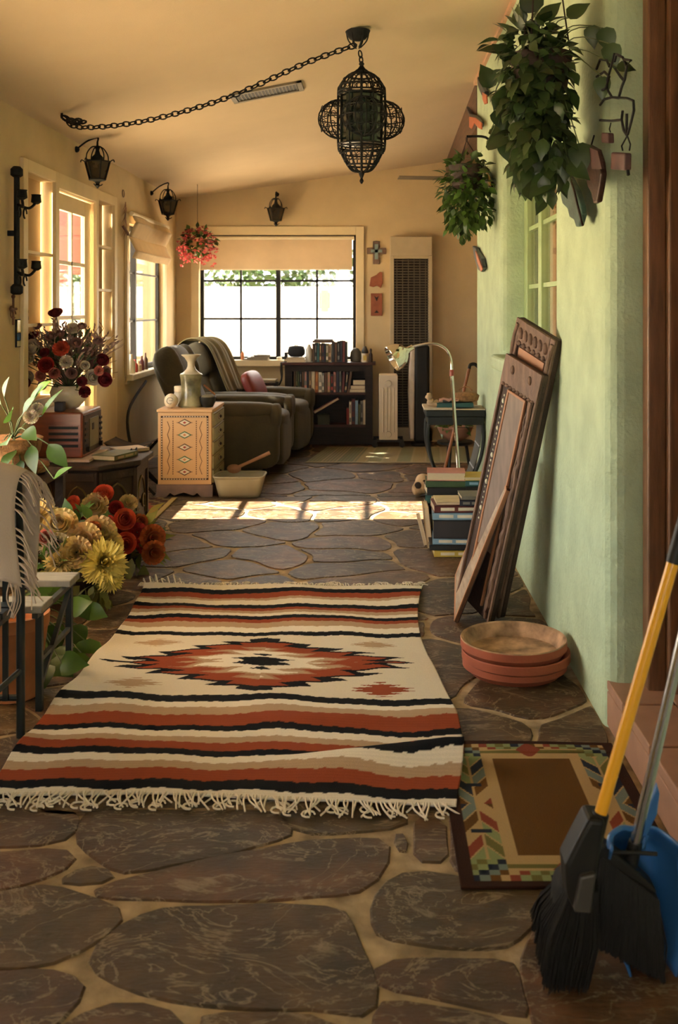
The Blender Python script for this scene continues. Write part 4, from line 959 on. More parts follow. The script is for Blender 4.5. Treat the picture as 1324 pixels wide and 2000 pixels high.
for c, L_, T_2, lb in (('cream', .16, .028, 'bottom cream book lying flat at the upper shelf\'s right end'), ('maroon', .15, .042, 'maroon covered thick book lying flat, middle of the upper shelf pile'), ('black', .125, .056, 'pale paged black book topping the pile on the upper shelf')):
    book(c, (L_, .19, T_2), (bx1 - .075 - L_ / 2 - .002, by0 + .13, z), 0, lb, 'flat pile at the right of the upper shelf', flip=True); z += T_2 + .0005
z = .208
for c, L_, T_2, lb in (('tan', .20, .045, 'tan book at the bottom of the lower shelf pile'), ('white', .165, .05, 'white paged book second in the lower shelf pile'), ('orange', .15, .052, 'orange brown book in the middle of the lower shelf pile'), ('grey', .16, .036, 'grey book fourth up in the lower shelf pile'), ('cream', .15, .045, 'cream book topping the lower shelf pile')):
    book(c, (L_, .19, T_2), (bx0 + .078 + L_ / 2, by0 + .13, z), 0, lb, 'flat pile at the left of the lower shelf', flip=(c != 'orange')); z += T_2 + .0005
gx = -.635
tn = tag(MB().lathe([(.045, .208), (.045, .29), (.047, .292), (.047, .305), (.001, .306)], (gx, by0 + .1, 0), 24).build('grey_tin', mat('grey_tin', (.09, .09, .085), .35, metal=.5)), 'grey lidded tin under the red capped figurine on the lower shelf', 'tin')
gn = thing('gnome_figurine', 'red capped white bearded figurine standing on the grey tin', 'figurine', (gx, by0 + .1, .307))
MB().ell((gx, by0 + .1, .325), (.03, .026, .018), 8).build('body', bcol('green'), gn)
MB().ell((gx, by0 + .09, .342), (.024, .022, .02), 8).build('beard', m_white, gn)
MB().lathe([(.03, .352), (.026, .375), (.012, .40), (.003, .412)], (gx, by0 + .1, 0), 14).build('cap', bcol('red'), gn)
MB().tube([(gx - .008, by0 + .07, .35), (gx - .008, by0 + .068, .35)], .003, 6).tube([(gx + .008, by0 + .07, .35), (gx + .008, by0 + .068, .35)], .003, 6).build('eye', m_plas, gn)
tag(MB().box(-.545, -.425, by0 + .03, by0 + .17, .208, .305).box(-.548, -.422, by0 + .027, by0 + .173, .285, .309).build('storage_box', mat('olive_box', (.05, .055, .03), .6), bevel=.003), 'dark olive lidded box under the slanting book on the lower shelf', 'box')
t = thing('book', 'pink edged book slanting diagonally across the lower shelf', 'book', (-.45, by0 + .1, .31)); M = Matrix.Translation((-.575, by0 + .03, .318)) @ Matrix.Rotation(-.53, 4, 'Y')
mb = MB(); mb.M = M; mb.box(0, .29, 0, .15, 0, .003).box(0, .29, 0, .15, .019, .022).box(0, .29, .147, .15, 0, .022); mb.build('cover', bcol('pink'), t)
mb = MB(); mb.M = M; mb.box(.003, .287, .002, .147, .003, .019); mb.build('pages', PAGE, t)
lo = [('red', .026, .165, 0, None), ('white', .024, .23, 0, 'grey'), ('maroon', .034, .26, 0, 'navy'), ('sky', .03, .245, 0, None), ('olive', .022, .205, 0, None), ('grey', .026, .24, 0, 'black'), ('cream', .028, .25, 0, None)]
row(-.252, .208, by0 + .03, lo, 'in the row at the lower shelf\'s right end', 'books at the right of the lower shelf')
# on top of the bookcase
z = .841
book('cream', (.21, .17, .03), (-.775, 10.48, z), 0, 'cream book under the black bag on top of the bookcase', flip=True)
book('tan', (.19, .15, .016), (-.775, 10.48, z + .031), .08, 'thin tan book second under the black bag on the bookcase top', flip=True)
bg_ = thing('black_bag', 'black cloth bag slumped on the books at the bookcase\'s left end', 'bag', (-.765, 10.48, .889))
MB().ell((-.765, 10.48, .945), (.09, .07, .055), 12, p=.7).ell((-.765, 10.48, .985), (.082, .06, .022), 10, p=.8).build('bag_body', mat('black_cloth', (.012, .012, .016), .85), bg_)
MB().tube(arc((-.765, 10.45, .995), .02, 0, PI, 8, (1, 0, 0), (0, 0, 1)), .004).build('strap', m_plas, bg_)
tag(MB().box(-.885, -.855, 10.42, 10.52, .841, .94).build('black_box', m_plas, bevel=.005), 'small upright black box at the left edge of the bookcase top', 'box')
up2 = [('brown', .022, .19, 0, None), ('black', .022, .195, 0, 'grey'), ('teal', .024, .195, 0, None), ('brown', .022, .19, 0, 'tan'), ('black', .024, .195, 0, 'maroon'), ('navy', .018, .19, 0, None), ('olive', .022, .19, 0, 'white'), ('tan', .03, .185, 0, 'brown')]
xe = row(-.60, .841, 10.42, up2, 'in the brown row on the bookcase top', 'brown books standing on top of the bookcase')
row(xe + .004, .841, 10.42, [('black', .028, .21, 0, None), ('brown', .026, .205, 0, None), ('black', .026, .215, 0, 'grey'), ('navy', .024, .22, 0, None), ('maroon', .028, .22, 0, None), ('black', .022, .21, 0, None)], 'in the taller dark group on the bookcase top', 'tall dark books at the right of the bookcase top')
book('brown', (.22, .13, .022), (-.49, 10.49, 1.037), .03, 'brown book lying flat over the brown row on the bookcase top')
book('grey', (.19, .12, .014), (-.485, 10.49, 1.060), -.04, 'grey paperback topmost over the brown row on the bookcase')
tag(MB().lathe([(.03, .841), (.034, .86), (.034, .97), (.02, .995), (.016, 1.01), (.018, 1.02)], (-.635, 10.46, 0), 18).build('glass_bottle', mat('white_glass', (.6, .58, .5), .15, spec=.8)), 'pale glass bottle left of the brown books on the bookcase top', 'bottle')
tag(MB().lathe([(.05, .841), (.06, .88), (.055, .94), (.03, .975), (.001, .985)], (-.16, 10.52, 0), 20).build('grey_urn', mat('grey_urn', (.10, .085, .06), .6)), 'dark grey rounded urn right of the tall dark books', 'urn')
jr = thing('candle_jar', 'white labelled candle jar at the right end of the bookcase top', 'jar', (-.065, 10.44, .841))
MB().lathe([(.036, .841), (.036, .925), (.03, .93)], (-.065, 10.44, 0), 20).build('jar', mat('label_white', (.62, .55, .4), .5), jr)
MB().lathe([(.03, .93), (.034, .935), (.034, .955), (.02, .985), (.012, 1.0)], (-.065, 10.44, 0), 20).build('lid', m_grey, jr)
MB().box(-.083, -.047, 10.4025, 10.405, .86, .91).build('label', bcol('yellow'), jr)
tag(MB().lathe([(.016, .841), (.02, .86), (.018, .92), (.008, .94), (.012, .965), (.004, .98)], (-.005, 10.42, 0), 14).build('dark_figurine', m_carvd), 'little dark figurine beside the candle jar', 'figurine')
mb = MB(); rr = random.Random(2); pts = bez([(-.912, 10.36, .835), (-.915, 10.355, .76), (-.908, 10.355, .68), (-.93, 10.355, .62)], 6)
for i, p in enumerate(pts): mb.ell(p, (.009, .009, .011), 5)
for i, p in enumerate(bez([(-.912, 10.36, .835), (-.905, 10.352, .80), (-.90, 10.352, .72), (-.908, 10.352, .66)], 6)): mb.ell(p, (.008, .008, .010), 5)
mb.tube([(-.912, 10.36, .838), (-.86, 10.40, .846)], .006); tag(mb.build('bead_string', m_plas), 'dark string of beads hanging off the bookcase\'s left corner', 'beads')
# on the far window sill
zs = .853
for i, (c, L_, T_2, y, lb) in enumerate((('grey', .26, .012, 10.70, 'grey magazine lowest on the far window sill'), ('navy', .22, .014, 10.69, 'navy magazine second on the far window sill'), ('white', .20, .010, 10.70, 'white paper third in the window sill pile'), ('black', .17, .012, 10.69, 'black booklet topmost in the window sill pile'))):
    book(c, (L_, .13, T_2), (-1.20 + .02 * i, y, zs), .1 * (i - 1), lb, 'papers on the far window sill', flip=True); zs += T_2 + .0006
tag(MB().grid(8, 6, lambda u, v: (-1.19 + u * .13, 10.65 + v * .1, .905 + .03 * abs(u - .5) * 2 * v + .012 * u)).build('loose_paper', m_white, solid=.002), 'curled white sheet on top of the sill papers', 'paper')
tag(MB().lathe([(.016, .851), (.018, .86), (.018, .915), (.008, .93), (.008, .94)], (-1.345, 10.70, 0), 14).build('orange_bottle', mat('orange_plastic', (.6, .2, .06), .4)), 'small orange bottle on the far window sill', 'bottle')
tag(MB().ell((-.96, 10.68, .868), (.03, .03, .017), 8).build('white_pebble', m_white), 'small white stone on the sill beside the bookcase', 'stone')
# ---------------------------------------------------------------- recliners
m_vel = mat('olive_velour', (.055, .043, .02), .85, var=.22, scale=7, bump=.25, bscale=70, sheen=.12)
def recliner(name, label, px, py, yaw):
    M = Matrix.Translation((px, py, 0)) @ Matrix.Rotation(yaw, 4, 'Z')
    t = thing(name, label, 'recliner', (px, py, 0))
    def piece(nm, f, **k):
        mb = MB(); mb.M = M; f(mb); return mb.build(nm, m_vel, t, **k)
    piece('base', lambda m: m.ell((.02, 0, .20), (.44, .33, .15), 12, p=.25))
    for s in (-1, 1):
        y = s * .36
        piece('arm', lambda m: (m.ell((.03, y, .30), (.47, .085, .245), 14, p=.32), m.ell((.03, y, .55), (.46, .098, .062), 12, p=.55), m.ell((.47, y, .50), (.045, .085, .10), 10, p=.6)))
    piece('seat_cushion', lambda m: (m.ell((.10, 0, .42), (.42, .28, .10), 14, p=.4)))
    piece('footrest', lambda m: (m.ell((.47, 0, .25), (.05, .27, .19), 12, p=.4)))
    B = Matrix.Translation((-.30, 0, .42)) @ Matrix.Rotation(-.42, 4, 'Y')
    def back(m):
        mm = m.M; m.M = mm @ B
        m.ell((0, 0, .30), (.10, .31, .36), 14, p=.5); m.ell((.07, 0, .22), (.075, .27, .17), 12, p=.65); m.ell((.065, 0, .50), (.095, .28, .17), 12, p=.7)
        for s in (-1, 1): m.ell((.06, s * .28, .50), (.11, .055, .17), 10, p=.7)
        m.M = mm
    piece('backrest', back)
    mb = MB(); mb.M = M
    for x in (-.3, .38):
        for y in (-.33, .33): mb.tube([(x, y, .002), (x, y, .07)], .03, 10)
    mb.build('foot', m_plas, t)
    return t, M, B
r1, M1, B1 = recliner('recliner', 'olive velour recliner nearest the painted chest, arm towards the room', -1.24, 8.90, -.06)
r2, M2, B2 = recliner('recliner', 'olive recliner under the far window with a throw on its back', -1.14, 9.86, -.20)
# throw over the back of the far recliner
prof = [(.20, .10), (.20, .30), (.20, .50), (.17, .62), (.09, .70), (-.02, .72), (-.12, .66), (-.15, .5), (-.155, .3)]
pb = bez([(a, 0, b) for a, b in prof], 5)
def thr(u, v):
    p = pb[min(len(pb) - 1, int(v * (len(pb) - 1)))]; k = .012 * math.sin(u * 26) + .008 * math.sin(u * 11 + 2)
    return M2 @ B2 @ Vector((p.x + k + .004, -.30 + u * .50 + .03 * math.sin(v * 5), p.z + k * .4))
tag(MB().grid(44, len(pb), thr).build('throw_blanket', mat('olive_throw', (.17, .135, .06), .9, var=.35, scale=4, stretch=(1, 9, 1), bump=.3), solid=.008), 'striped olive throw draped over the far recliner\'s back', 'throw')
pil = thing('throw_pillow', 'dark red throw pillow on the recliner under the window', 'pillow', tuple(M2 @ Vector((.0, -.05, .53))))
mb = MB(); mb.M = M2 @ Matrix.Translation((.04, -.08, .655)) @ Matrix.Rotation(-.45, 4, 'Y'); mb.ell((0, 0, 0), (.06, .21, .145), 14, p=.6); mb.build('pillow_cover', mat('red_satin', (.19, .022, .016), .5, var=.12), pil)
mt = thing('end_table', 'small dark end table between the far recliner and bookcase', 'table', (-1.12, 10.42, 0))
MB().box(-1.32, -.96, 10.43, 10.64, .60, .625).build('tabletop', m_case, mt)
for x in (-1.30, -.98):
    for y in (10.45, 10.62): MB().box(x - .015, x + .015, y - .015, y + .015, .001, .60).build('leg', m_case, mt)
book('navy', (.30, .18, .02), (-1.13, 10.53, .626), .05, 'navy magazine lower of two on the end table', flip=True)
book('white', (.30, .18, .016), (-1.12, 10.53, .647), -.06, 'white magazine on top on the end table', flip=True)
# ---------------------------------------------------------------- painted chest
m_ch = mat('salmon_paint', (.60, .37, .18), .6, var=.05, scale=4)
m_plinth = mat('mauve_paint', (.21, .14, .12), .65)
m_dgrey = mat('sage_drawer_paint', (.30, .27, .14), .6, var=.08)
m_line = mat('painted_brown', (.10, .05, .03), .7); m_wp = mat('painted_white', (.66, .58, .42), .7); m_gp = mat('painted_green', (.04, .16, .08), .7); m_rp = mat('painted_red', (.35, .05, .03), .7); m_op = mat('painted_orange', (.6, .22, .07), .7)
cx0, cx1, cy0, cy1 = -1.575, -1.18, 7.56, 8.15
ch = thing('painted_chest', 'salmon painted chest of drawers with diamond pattern beside the tub', 'chest of drawers', ((cx0 + cx1) / 2, (cy0 + cy1) / 2, 0))
MB().box(cx0, cx1, cy0, cy1, .09, .625).build('carcass', m_ch, ch, bevel=.004)
MB().box(cx0 - .008, cx1 + .008, cy0 - .008, cy1 + .008, .625, .645).build('top', m_ch, ch, bevel=.004)
sc = [(0, .09), (0, .0), (.07, .0), (.10, .03), (.13, .012), (.2, .035), (.27, .012), (.30, .03), (.33, 0), (.41, 0), (.41, .09)]
mb = MB(); mb.prism(sc, (cx0 - .008, cy0 - .012, 0), (1, 0, 0), (0, 0, 1), (0, .02, 0)).prism(sc, (cx0 - .008, cy1 - .008, 0), (1, 0, 0), (0, 0, 1), (0, .02, 0))
sc2 = [(a / .41 * (cy1 - cy0 + .02), b) for a, b in sc]
for x in (cx0 - .009, cx1 - .010): mb.prism(sc2, (x, cy0 - .01, 0), (0, 1, 0), (0, 0, 1), (.02, 0, 0))
mb.build('plinth', m_plinth, ch)
yp = cy0 - .0015
def rect(mb, x0, x1, z0, z1, m, e=0): mb.box(x0, x1, yp - e, cy0, z0, z1, m)
mb = MB(); ix0, ix1, iz0, iz1 = cx0 + .022, cx1 - .022, .125, .598
for a, b, c, d in ((ix0, ix1, iz0, iz0 + .012), (ix0, ix1, iz1 - .012, iz1), (ix0, ix0 + .012, iz0, iz1), (ix1 - .012, ix1, iz0, iz1)): rect(mb, a, b, c, d, 0)
nx_, nz_ = 17, 24
for i in range(nx_):
    x = ix0 + .012 + (ix1 - ix0 - .024) * (i + .25) / nx_
    for z in (iz0, iz1 - .012): rect(mb, x, x + .010, z + .003, z + .009, 1, .0006)
for i in range(nz_):
    z = iz0 + .012 + (iz1 - iz0 - .024) * (i + .25) / nz_
    for x in (ix0, ix1 - .012): rect(mb, x + .003, x + .009, z, z + .010, 1, .0006)
xc = (cx0 + cx1) / 2
def dia(cz, w_, h_, m, e): mb.prism([(-w_, 0), (0, -h_), (w_, 0), (0, h_)], (xc, cy0, cz), (1, 0, 0), (0, 0, 1), (0, -e, 0), m)
for i in range(5):
    cz = .548 - i * .091
    dia(cz, .052, .028, 2 if i % 2 else 0, .0012); dia(cz, .040, .020, 1, .0018); dia(cz, .014, .009, 4 if i % 2 else 3, .0024)
    for s in (-1, 1): rect(mb, xc + s * .052 - .006, xc + s * .052 + .006, cz - .002, cz + .002, 0)
for s in (-1, 1):
    for i in range(26): z = .165 + i * .0155; rect(mb, xc + s * .086 - .003, xc + s * .086 + .003, z, z + .009, 0)
    for i in range(8):
        za, zb = .165 + i * .049, .165 + (i + 1) * .049; xa, xb = (xc + s * (.128 - .018 * (i % 2)), xc + s * (.128 - .018 * ((i + 1) % 2)))
        mb.prism([(xa - .002, za), (xa + .002, za), (xb + .002, zb), (xb - .002, zb)], (0, cy0, 0), (1, 0, 0), (0, 0, 1), (0, -.0012, 0), 0)
mb.build('painted_pattern', [m_line, m_wp, m_gp, m_rp, m_op], ch)
for i in range(5):
    z0 = .098 + i * .105
    dw = MB().box(cx1 - .002, cx1 + .014, cy0 + .03, cy1 - .03, z0, z0 + .094).build('drawer', m_dgrey, ch, bevel=.003)
    mb = MB(); yc = (cy0 + cy1) / 2
    for yy in (yc,): mb.prism([(-.06, 0), (0, -.026), (.06, 0), (0, .026)], (cx1 + .014, yy, z0 + .047), (0, 1, 0), (0, 0, 1), (.0012, 0, 0), 0).prism([(-.04, 0), (0, -.017), (.04, 0), (0, .017)], (cx1 + .0152, yy, z0 + .047), (0, 1, 0), (0, 0, 1), (.001, 0, 0), 1)
    for k in range(20): mb.box(cx1 + .014, cx1 + .0152, cy0 + .035 + k * .026, cy0 + .048 + k * .026, z0 + .083, z0 + .089, 0)
    q = mb.build('drawer_pattern', [m_line, m_wp], dw, loc=tuple(ch['_o'])); 
    kn = MB().ell((cx1 + .024, yc, z0 + .047), (.012, .012, .012), 8).build('knob', m_carvd, dw, loc=tuple(ch['_o']))
    q.parent = dw; kn.parent = dw
# things standing on the chest
va = thing('ceramic_vase', 'tall dark green marbled vase with wide flared rim on the chest', 'vase', (-1.365, 7.76, .645))
m_vase = mat('marbled_glaze', (.20, .19, .11), .25, var=.8, scale=7, spec=.7)
MB().lathe([(.095, .646), (.10, .66), (.082, .70), (.072, .76), (.078, .85), (.086, .89), (.082, .895)], (-1.365, 7.76, 0), 32).build('body', m_vase, va)
MB().lathe([(.082, .895), (.062, .905), (.036, .93), (.026, .955), (.028, .985), (.05, 1.02), (.073, 1.037), (.073, 1.042), (.06, 1.034), (.02, .98)], (-1.365, 7.76, 0), 32, caps=False).build('neck', mat('grey_glaze', (.42, .38, .28), .3, spec=.6), va)
jr = thing('round_jar', 'round white lidded jar at the chest\'s left front corner', 'jar', (-1.497, 7.66, .645))
m_cer = mat('white_ceramic', (.68, .6, .46), .35)
MB().ell((-1.497, 7.66, .70), (.052, .05, .054), 12).build('jar_body', m_cer, jr)
MB().tube(arc((-1.497, 7.6125, .705), .024, .3, 5.2, 16, (1, 0, 0), (0, 0, 1)), .0018, 5).tube([(-1.503, 7.611, .705), (-1.475, 7.6135, .705)], .0018, 5).build('painted_mark', m_grey, jr)
pbt = thing('pill_bottle', 'white capped pill bottle behind the round jar on the chest', 'bottle', (-1.46, 7.80, .645))
MB().lathe([(.04, .646), (.042, .65), (.042, .745), (.036, .755)], (-1.46, 7.80, 0), 22).build('bottle', mat('frosted_plastic', (.5, .48, .42), .3), pbt)
MB().lathe([(.04, .756), (.041, .76), (.041, .795), (.038, .80)], (-1.46, 7.80, 0), 22).build('cap', m_cer, pbt)
bo = thing('black_bowl', 'small black lacquer bowl at the chest\'s right corner', 'bowl', (-1.232, 7.72, .645))
MB().lathe([(.03, .646), (.04, .65), (.058, .69), (.062, .725), (.058, .725), (.05, .69), (.001, .665)], (-1.232, 7.72, 0), 26, caps=False).build('bowl_body', m_tab, bo)
MB().ell((-1.232, 7.72, .725), (.05, .05, .018), 8).build('contents', mat('grey_contents', (.16, .14, .09), .9), bo)
tag(MB().tube([(-1.29, 7.9, .80), (-1.20, 7.86, .73)], .008).build('wooden_stick', m_orange), 'thin wooden stick resting by the vase and black bowl', 'stick')
# ---------------------------------------------------------------- tub and spoon by the recliner
tb = thing('dish_tub', 'translucent pale plastic tub on the floor beside the chest', 'tub', (-.985, 7.52, 0))
m_tub = mat('cloudy_plastic', (.42, .38, .26), .35, var=.05, trans=.3)
def tubw(u, v):
    a = u * 2 * PI; e = .35; k = .80 + .2 * v
    x = math.copysign(abs(math.cos(a)) ** e, math.cos(a)) * .185 * k; y = math.copysign(abs(math.sin(a)) ** e, math.sin(a)) * .15 * k
    return (-.975 + x, 7.62 + y, .004 + .15 * v)
mb = MB(); mb.grid(48, 8, tubw, cu=True); mb._add([tubw(i / 48, 0) for i in range(48)], [tuple(range(48))[::-1]]); mb.build('basin', m_tub, tb, solid=.004)
mb = MB(); mb.tube([Vector(tubw(i / 48, 1)) for i in range(48)], .007, 8, closed=True); mb.build('rim', m_tub, tb)
sp = thing('wooden_spoon', 'long wooden spoon propped across the near recliner\'s side', 'spoon', (-1.0, 7.76, .16))
a, b = P(462, 914, 7.765), P(527, 884, 7.80)
MB().tube([a, a.lerp(b, .3), b], [.014, .012, .014], 10).build('handle', m_orange, sp)
MB().ell(a + Vector((-.02, 0, -.006)), (.055, .014, .035), 10).build('bowl', m_orange, sp)
# ---------------------------------------------------------------- iron lanterns
m_amber = mat('amber_glass', (.03, .022, .012), .15, var=.3, spec=.7)
def lantern(c, label, mount, group='iron lanterns'):
    """c = centre of the top plate; hangs off a bracket fixed at mount"""
    cx, cy_, cz = c; t = thing('wall_lantern', label, 'lantern', c)
    n = 6
    def ring(r, z, k=n): return [(cx + r * math.cos(2 * PI * i / k), cy_ + r * math.sin(2 * PI * i / k), z) for i in range(k)]
    mb = MB(); mb.tube(ring(.088, cz), .006, 6, closed=True).tube(ring(.055, cz - .125), .006, 6, closed=True)
    for a, b in zip(ring(.088, cz), ring(.055, cz - .125)):
        mb.tube([a, b], .005, 6); mb.tube(bez([a, Vector(a) + (Vector(a) - Vector((cx, cy_, cz))) * .25 + Vector((0, 0, .012)), Vector(a) + (Vector(a) - Vector((cx, cy_, cz))) * .32 + Vector((0, 0, -.004))], 4), .004, 5)
    mb.build('frame', m_iron, t)
    mb = MB(); mb.lathe([(.052, cz - .12), (.084, cz - .002)], (cx, cy_, 0), n, caps=False); mb.build('glass_panel', m_amber, t)
    mb = MB()
    for i in range(4):
        a = PI / 4 + i * PI / 2; d = Vector((math.cos(a), math.sin(a), 0))
        q = Vector((cx, cy_, cz)); mb.tube(bez([q + d * .085, q + d * .08 + Vector((0, 0, .05)), q + d * .045 + Vector((0, 0, .095)), q + Vector((0, 0, .105))], 5), .0045, 6)
    mb.lathe([(.045, 0), (.04, .03), (.02, .05), (.012, .08), (.018, .095), (.008, .11), (.006, .14)], (cx, cy_, cz), 14)
    mb.build('crown', m_iron, t)
    mb = MB(); mb.lathe([(.05, -.128), (.02, -.14), (.012, -.155), (.02, -.165), (.004, -.185)], (cx, cy_, cz), 12)
    for i in range(3): a = i * 2.1; d = Vector((math.cos(a), math.sin(a), 0)); q = Vector((cx, cy_, cz - .15)); mb.tube(bez([q, q + d * .02 + Vector((0, 0, -.015)), q + d * .035 + Vector((0, 0, -.005))], 4), .004, 5)
    mb.build('finial', m_iron, t)
    m = Vector(mount); top = Vector((cx, cy_, cz + .135)); mb = MB()
    mb.tube(bez([m, m.lerp(top, .5) + Vector((0, 0, .03)), top + Vector((0, 0, .03)), top], 6), .006, 7).ell(m, (.022, .022, .022), 8)
    mb.build('bracket', m_iron, t)
lantern((-1.89, 7.07, 2.405), 'black iron lantern on the left wall above the glazed door', (XL + .005, 7.07, 2.49))
lantern((-1.88, 9.47, 2.385), 'small black iron lantern by the corner above the side window', (XL + .005, 9.47, 2.455))
lantern((-.985, 10.58, 2.42), 'iron lantern over the middle of the wide far window', (-.985, YF - .005, 2.58))
# ---------------------------------------------------------------- chandelier with its swag chain
cx, cy_, zc = -.053, 5.6, 2.42
cd = thing('chandelier', 'black wirework lantern chandelier hanging from the ceiling on a chain', 'chandelier', (cx, cy_, zc))
m_teal = mat('teal_glass', (.008, .022, .016), .2, var=.5, scale=18, spec=.7)
def wire(mb, pts, r=.0035): mb.tube(pts, r, 6)
mb = MB(); R = .128; z0, z1 = zc - .13, zc + .14
for k in range(12):
    a = 2 * PI * k / 12; d = Vector((math.cos(a), math.sin(a), 0)); q = Vector((cx, cy_, 0))
    wire(mb, bez([q + d * .02 + Vector((0, 0, zc + .27)), q + d * .075 + Vector((0, 0, zc + .245)), q + d * R * .92 + Vector((0, 0, zc + .19)), q + d * R + Vector((0, 0, z1)), q + d * R + Vector((0, 0, z0)), q + d * R * .86 + Vector((0, 0, zc - .18)), q + d * .075 + Vector((0, 0, zc - .245)), q + d * .045 + Vector((0, 0, zc - .275)), q + Vector((0, 0, zc - .28))], 4), .0065 if k % 3 == 0 else .0045)
for z, r in ((zc + .245, .075), (zc + .19, R * .92), (z1, R), (z0, R), (zc - .18, R * .86), (zc - .245, .075), (zc + .155, R), (zc - .145, R)): mb.tube(arc((cx, cy_, z), r, 0, 2 * PI * 23 / 24, 24, (1, 0, 0), (0, 1, 0)), .005, 6, closed=True)
for k in range(24):          # little scrolls filling the domes
    a = 2 * PI * (k + .5) / 24; d = Vector((math.cos(a), math.sin(a), 0)); q = Vector((cx, cy_, 0))
    for z, r in ((zc + .215, .1), (zc + .17, .122), (zc - .165, .12), (zc - .21, .095)): mb.tube(arc(q + d * r + Vector((0, 0, z)), .014, 0, 2 * PI * 7 / 8, 8, (-d.y, d.x, 0), (0, 0, 1)), .0024, 5, closed=True)
mb.build('wire_cage', m_iron, cd)
MB().lathe([(R - .012, z0), (R - .012, z1)], (cx, cy_, 0), 8, caps=True).build('glass_drum', m_teal, cd)
for k in range(4):
    a = k * PI / 2 + .12; d = Vector((math.cos(a), math.sin(a), 0)); e = Vector((-d.y, d.x, 0)); q = Vector((cx, cy_, zc + .005)) + d * (R - .01)
    mb = MB()
    for j in range(7):
        b = -PI / 2 + PI * j / 6
        rad = d * math.cos(b * .98) + e * math.sin(b * .98)
        wire(mb, [q + rad * (.118 * math.sin(PI * i / 12)) * Vector((1, 1, 1)).x + Vector((0, 0, .105 * math.cos(PI * i / 12))) for i in range(13)], .004)
    for i in range(1, 6):
        z = .105 * math.cos(PI * i / 6); r = .118 * math.sin(PI * i / 6); mb.tube(arc(q + Vector((0, 0, z)), r, -PI / 2, PI / 2, 12, d, e), .0035, 5)
    for j in range(6):
        for i in (2, 3, 4): b = -PI / 2 + PI * (j + .5) / 6; rad = d * math.cos(b) + e * math.sin(b); z = .105 * math.cos(PI * i / 6); r = .118 * math.sin(PI * i / 6); mb.tube(arc(q + rad * r + Vector((0, 0, z)), .014, 0, 2 * PI * 7 / 8, 8, rad.cross(Vector((0, 0, 1))), (0, 0, 1)), .0024, 5, closed=True)
    mb.build('side_basket', m_iron, cd)
mb = MB(); mb.lathe([(.03, .26), (.04, .27), (.02, .285), (.01, .30), (.016, .31), (.006, .325)], (cx, cy_, zc), 14); mb.lathe([(.004, -.345), (.012, -.33), (.006, -.315), (.014, -.295), (.02, -.275)], (cx, cy_, zc), 12); mb.build('finial', m_iron, cd)
def chain(mb, pts, link=.05, r=.0042, wd=.017):
    pts = [Vector(p) for p in pts]; acc = 0; k = 0; d_ = link * .78; cur = pts[0]; out = [cur]
    for a, b in zip(pts, pts[1:]):
        seg = (b - a).length; t = (d_ - acc)
        while t <= seg: out.append(a.lerp(b, t / seg)); t += d_
        acc = seg - (t - d_)
    for k, (a, b) in enumerate(zip(out, out[1:])):
        c = (a + b) / 2; d = (b - a).normalized(); e = d.orthogonal().normalized(); f = d.cross(e)
        s = e if k % 2 else f
        mb.tube([c + d * (link * .5 * math.cos(x)) * 1.0 + s * (wd * math.sin(x)) for x in [2 * PI * i / 10 for i in range(10)]], r, 5, closed=True)
zt = ceilz(-.07, 5.6)
mb = MB(); chain(mb, [(cx, cy_, zc + .315), (-.065, 5.6, zt - .10)], .042, .004, .013); mb.build('drop_chain', m_iron, cd)
mb = MB(); mb.lathe([(.02, -.055), (.045, -.045), (.06, -.025), (.068, -.006), (.07, -.001)], (-.075, 5.6, zt - .006), 24)
for k in range(6): a = k * PI / 3; d = Vector((math.cos(a), math.sin(a), 0)); q = Vector((-.075, 5.6, zt - .01)); mb.tube(bez([q + d * .062, q + d * .05 + Vector((0, 0, -.05)), q + d * .015 + Vector((0, 0, -.09))], 4), .004, 5)
mb.build('canopy', m_iron, cd)
hk = Vector((-1.87, 6.19, ceilz(-1.87, 6.19)))
sw = bez([(-.085, 5.6, zt - .085), (-.36, 5.68, 2.755), (-.80, 5.83, 2.60), (-1.22, 5.98, 2.51), (-1.55, 6.08, 2.475), (-1.80, 6.17, 2.49), tuple(hk + Vector((.02, 0, -.02)))], 8)
swc = thing('swag_chain', 'long iron chain swagged across the ceiling to the chandelier', 'chain', (-.9, 5.9, 2.5))
mb = MB(); chain(mb, sw, .052, .0045, .016); mb.build('links', m_iron, swc)
mb = MB(); chain(mb, [hk + Vector((.0, 0, -.02)), hk + Vector((.05, .0, -.055)), hk + Vector((.16, -.01, -.055))], .05, .006, .017); chain(mb, [hk + Vector((.0, .02, -.02)), hk + Vector((.07, .02, -.045)), hk + Vector((.14, .02, -.04))], .05, .006, .017); mb.tube([hk + Vector((0, 0, .01)), hk + Vector((0, 0, -.03))], .008); mb.build('hook_bundle', m_iron, swc)
vx0, vx1, vy0, vy1 = -.905, -.445, 6.52, 6.78
vt = thing('ceiling_vent', 'grey louvred air vent set in the sloping ceiling', 'vent', (-.675, 6.65, ceilz(-.675, 6.65)))
def cz(x, y, h): return (x, y, ceilz(x, y) - h)
def cslab(mb, x0, x1, y0, y1, h0, h1, m=0):
    vs = [cz(x, y, h) for x in (x0, x1) for y in (y0, y1) for h in (h1, h0)]
    mb._add(vs, [(0, 1, 3, 2), (4, 6, 7, 5), (0, 4, 5, 1), (2, 3, 7, 6), (0, 2, 6, 4), (1, 5, 7, 3)], m)
mb = MB(); f = .03
for a in ((vx0, vx1, vy0, vy0 + f), (vx0, vx1, vy1 - f, vy1), (vx0, vx0 + f, vy0, vy1), (vx1 - f, vx1, vy0, vy1)): cslab(mb, *a, 0, .014)
mb.build('frame', mat('vent_enamel', (.16, .13, .08), .5), vt)
mb = MB(); cslab(mb, vx0 + f, vx1 - f, vy0 + f, vy1 - f, .001, .004); mb.build('duct', m_black, vt)
mb = MB()
